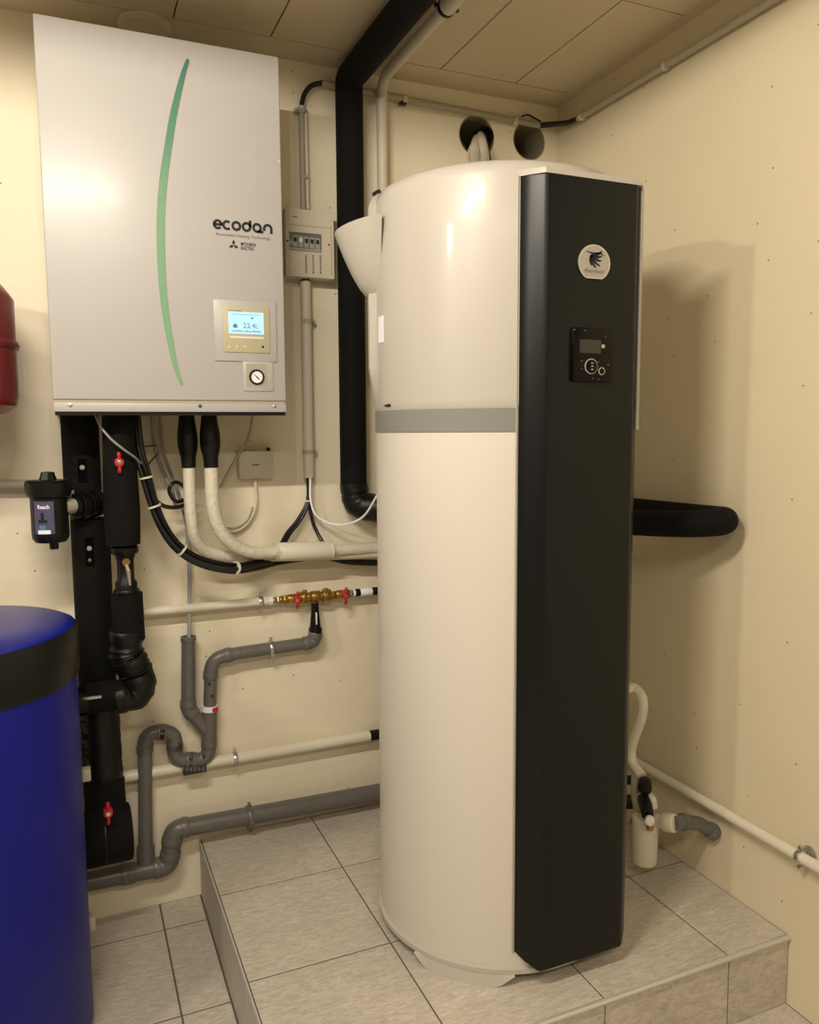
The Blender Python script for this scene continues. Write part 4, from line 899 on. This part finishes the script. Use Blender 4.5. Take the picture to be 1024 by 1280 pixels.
# lower white pipe
lw = thing('lower_white_pipe', 'lower white water pipe crossing the back wall behind the grey trap', 'pipe', B(300, 945, -.03))
a = B(100, 979, -.03); b = B(462, 921, -.03); zm = (a.z + b.z) / 2; a.z = b.z = zm
tubeobj('pipe', [a, b], .0155, 'wpvc', lw, seg=18); obj('end_collar', cyl(b, b + Vector((.05, 0, 0)), .016, seg=18), M['blackp'], lw)
clamp(lw, (B(294, 948, -.03).x, -.03, zm), (1, 0, 0), .0155, (0, .028, 0))
# big grey waste pipe
ww = thing('large_grey_waste_pipe', 'large grey waste pipe running along the wall above the plinth and dropping to the left', 'drain pipe', B(200, 1083, -.045))
yg = -.045
a = B(500, 986, yg); b = B(232, 1037, yg); zr = a.z
b.z = zr + .0
pvc(ww, [B(500, 985.5, yg), B(217, 1037, yg), B(211, 1082, yg), B(160, 1092, yg), B(60, 1112, yg)], .0255, .026, 1.12)
e = B(312, 1021, yg)
clamp(ww, e, (1, 0, 0), .026, (0, .04, 0), 'pvc', w=.016)

# ================================================================ right side: loop, safety group, pipe
lp = thing('black_insulated_loop', 'thick black foam hose bending out to the right wall behind the heater', 'hose', (-.1, -.6, 1.09))
zl_ = 1.098
pts = smooth([(-.34, -.40, zl_ - .012), (-.25, -.50, zl_ - .008), (-.19, -.60, zl_ - .004), (-.145, -.70, zl_), (-.115, -.775, zl_ + .006), (-.085, -.815, zl_ + .012), (-.055, -.81, zl_ + .014), (-.037, -.77, zl_ + .012), (-.036, -.68, zl_ + .010), (-.037, -.50, zl_ + .008), (-.04, -.25, zl_ + .006)], 6)
tubeobj('insulation', pts, .0325, 'foam', lp, seg=24)
rp = thing('right_wall_white_pipe', 'thin white pipe low on the right wall held by a metal clamp', 'pipe', (-.03, -.9, .386))
zr_ = .386
tubeobj('pipe', [(-.028, -.10, zr_), (-.028, -2.2, zr_)], .0125, 'wpvc', rp)
e = X(1001, 1067, -.028)
cl = clamp(rp, (-.028, e.y, zr_), (0, 1, 0), .013, (.027, 0, 0))
obj('clip_plate', lathe([(.018, 0), (.018, .003), (.011, .006), (0, .006)], (0, e.y - .002, zr_ + .002), (-1, 0, 0), 20), M['chrome'], rp)
sg = thing('safety_valve_siphon', 'white siphon with a safety valve standing beside the heater at the right', 'siphon', (-.15, -.672, .21))
sx_, sy_ = -.155, -.690
def S(px, py, x=-.155): return X(px, py, x)
bot = S(803, 1078).z; tp = S(806, 1018).z
obj('siphon_cup', lathe([(0, 0), (.022, .001), (.029, .006), (.031, .014), (.033, tp - bot - .004), (.028, tp - bot), (0, tp - bot)], (sx_, sy_ + .01, bot), (0, 0, 1), 28), M['wpvc'], sg)
o1 = Vector((sx_, sy_ + .01, S(825, 1035).z)); o2 = X(842, 1029, -.13)
obj('outlet', sweep([o1, o1.lerp(o2, .75)], .017, 18), M['wpvc'], sg)
d = (o2 - o1).normalized(); obj('outlet_nut', cyl(o2 - d * .026, o2 + d * .004, .0235, seg=12, bev=.003), M['wpvc'], sg)
d1 = X(858, 1027, -.085); d2 = X(874, 1030, -.045); 
wl_ = Vector((0.0, d2.y - .012, d2.z - .028))
dp = thing('grey_drain_elbow', 'short grey drain elbow entering the right wall from the white siphon', 'drain pipe', (0, wl_.y, wl_.z))
obj('elbow', sweep(fillet([o2, d1, d2 + Vector((.0, 0, .0)), wl_ + Vector((-.001, 0, 0))], .02), .018, 18), M['pvc'], dp)
obj('collar', cyl(d1 - (d1 - o2).normalized() * .016, d1 - (d1 - o2).normalized() * .002, .021, seg=18, bev=.001), M['pvc'], dp)
obj('collar', cyl(wl_ + Vector((-.022, 0, .013)), wl_ + Vector((-.006, 0, .004)), .0215, seg=18, bev=.001), M['pvc'], dp)
# valve above the cup
q = S(808, 1003); obj('valve_arch', sweep(smooth([S(797, 1018), S(799, 1000), S(806, 993), S(815, 999), S(817, 1010)], 5), .011, 14), M['wpvc'], sg)
obj('drain_knob', cyl(S(809, 1001) + Vector((-.01, -.0, .01)), S(814, 1010) + Vector((-.035, -.03, .0)), .018, .015, seg=14, bev=.002), M['blackp'], sg)
kk = S(816, 1013) + Vector((-.036, -.032, .0)); obj('knob_cap', cyl(kk, kk + Vector((-.010, -.012, -.001)), .0115, seg=18, bev=.002), M['stick'], sg)
obj('brass_body', sweep([S(799, 1022), S(797, 1000), S(796, 975), S(797, 964)], .014, 12, radii=[.012, .016, .015, .013]), M['cond'], sg)
obj('black_handwheel', cyl(S(806, 979) + Vector((.005, .005, 0)), S(808, 981) + Vector((-.02, -.018, 0)), .0175, seg=16, bev=.003), M['blackp'], sg)
obj('brass_tail', cyl(S(790, 1026), S(812, 1030), .009, seg=10), M['brass'], sg)
obj('spout', cyl(S(814, 1030) + Vector((-.02, -.02, 0)), S(814, 1020) + Vector((-.02, -.02, 0)), .009, seg=12), M['brass'], sg)
obj('inlet_nut', cyl(S(784, 1002), S(796, 1002), .02, seg=6, bev=.002), M['blackp'], sg)
obj('inlet_tail', cyl(S(778, 975), S(795, 975), .012, seg=12, bev=.001), M['blackp'], sg)
fl = thing('white_flexible_pipe', 'white bent pipe rising from the safety valve to the heater side', 'pipe', S(800, 968))
tubeobj('pipe', smooth([(-.285, -.66, S(780, 857).z), S(788, 860, -.17), S(798, 864), S(804, 876), S(802, 897), S(794, 920), S(789, 940), S(792, 955), S(803, 970)], 6), .0125, 'wpvc', fl, seg=16)
print('done', len(bpy.data.objects))
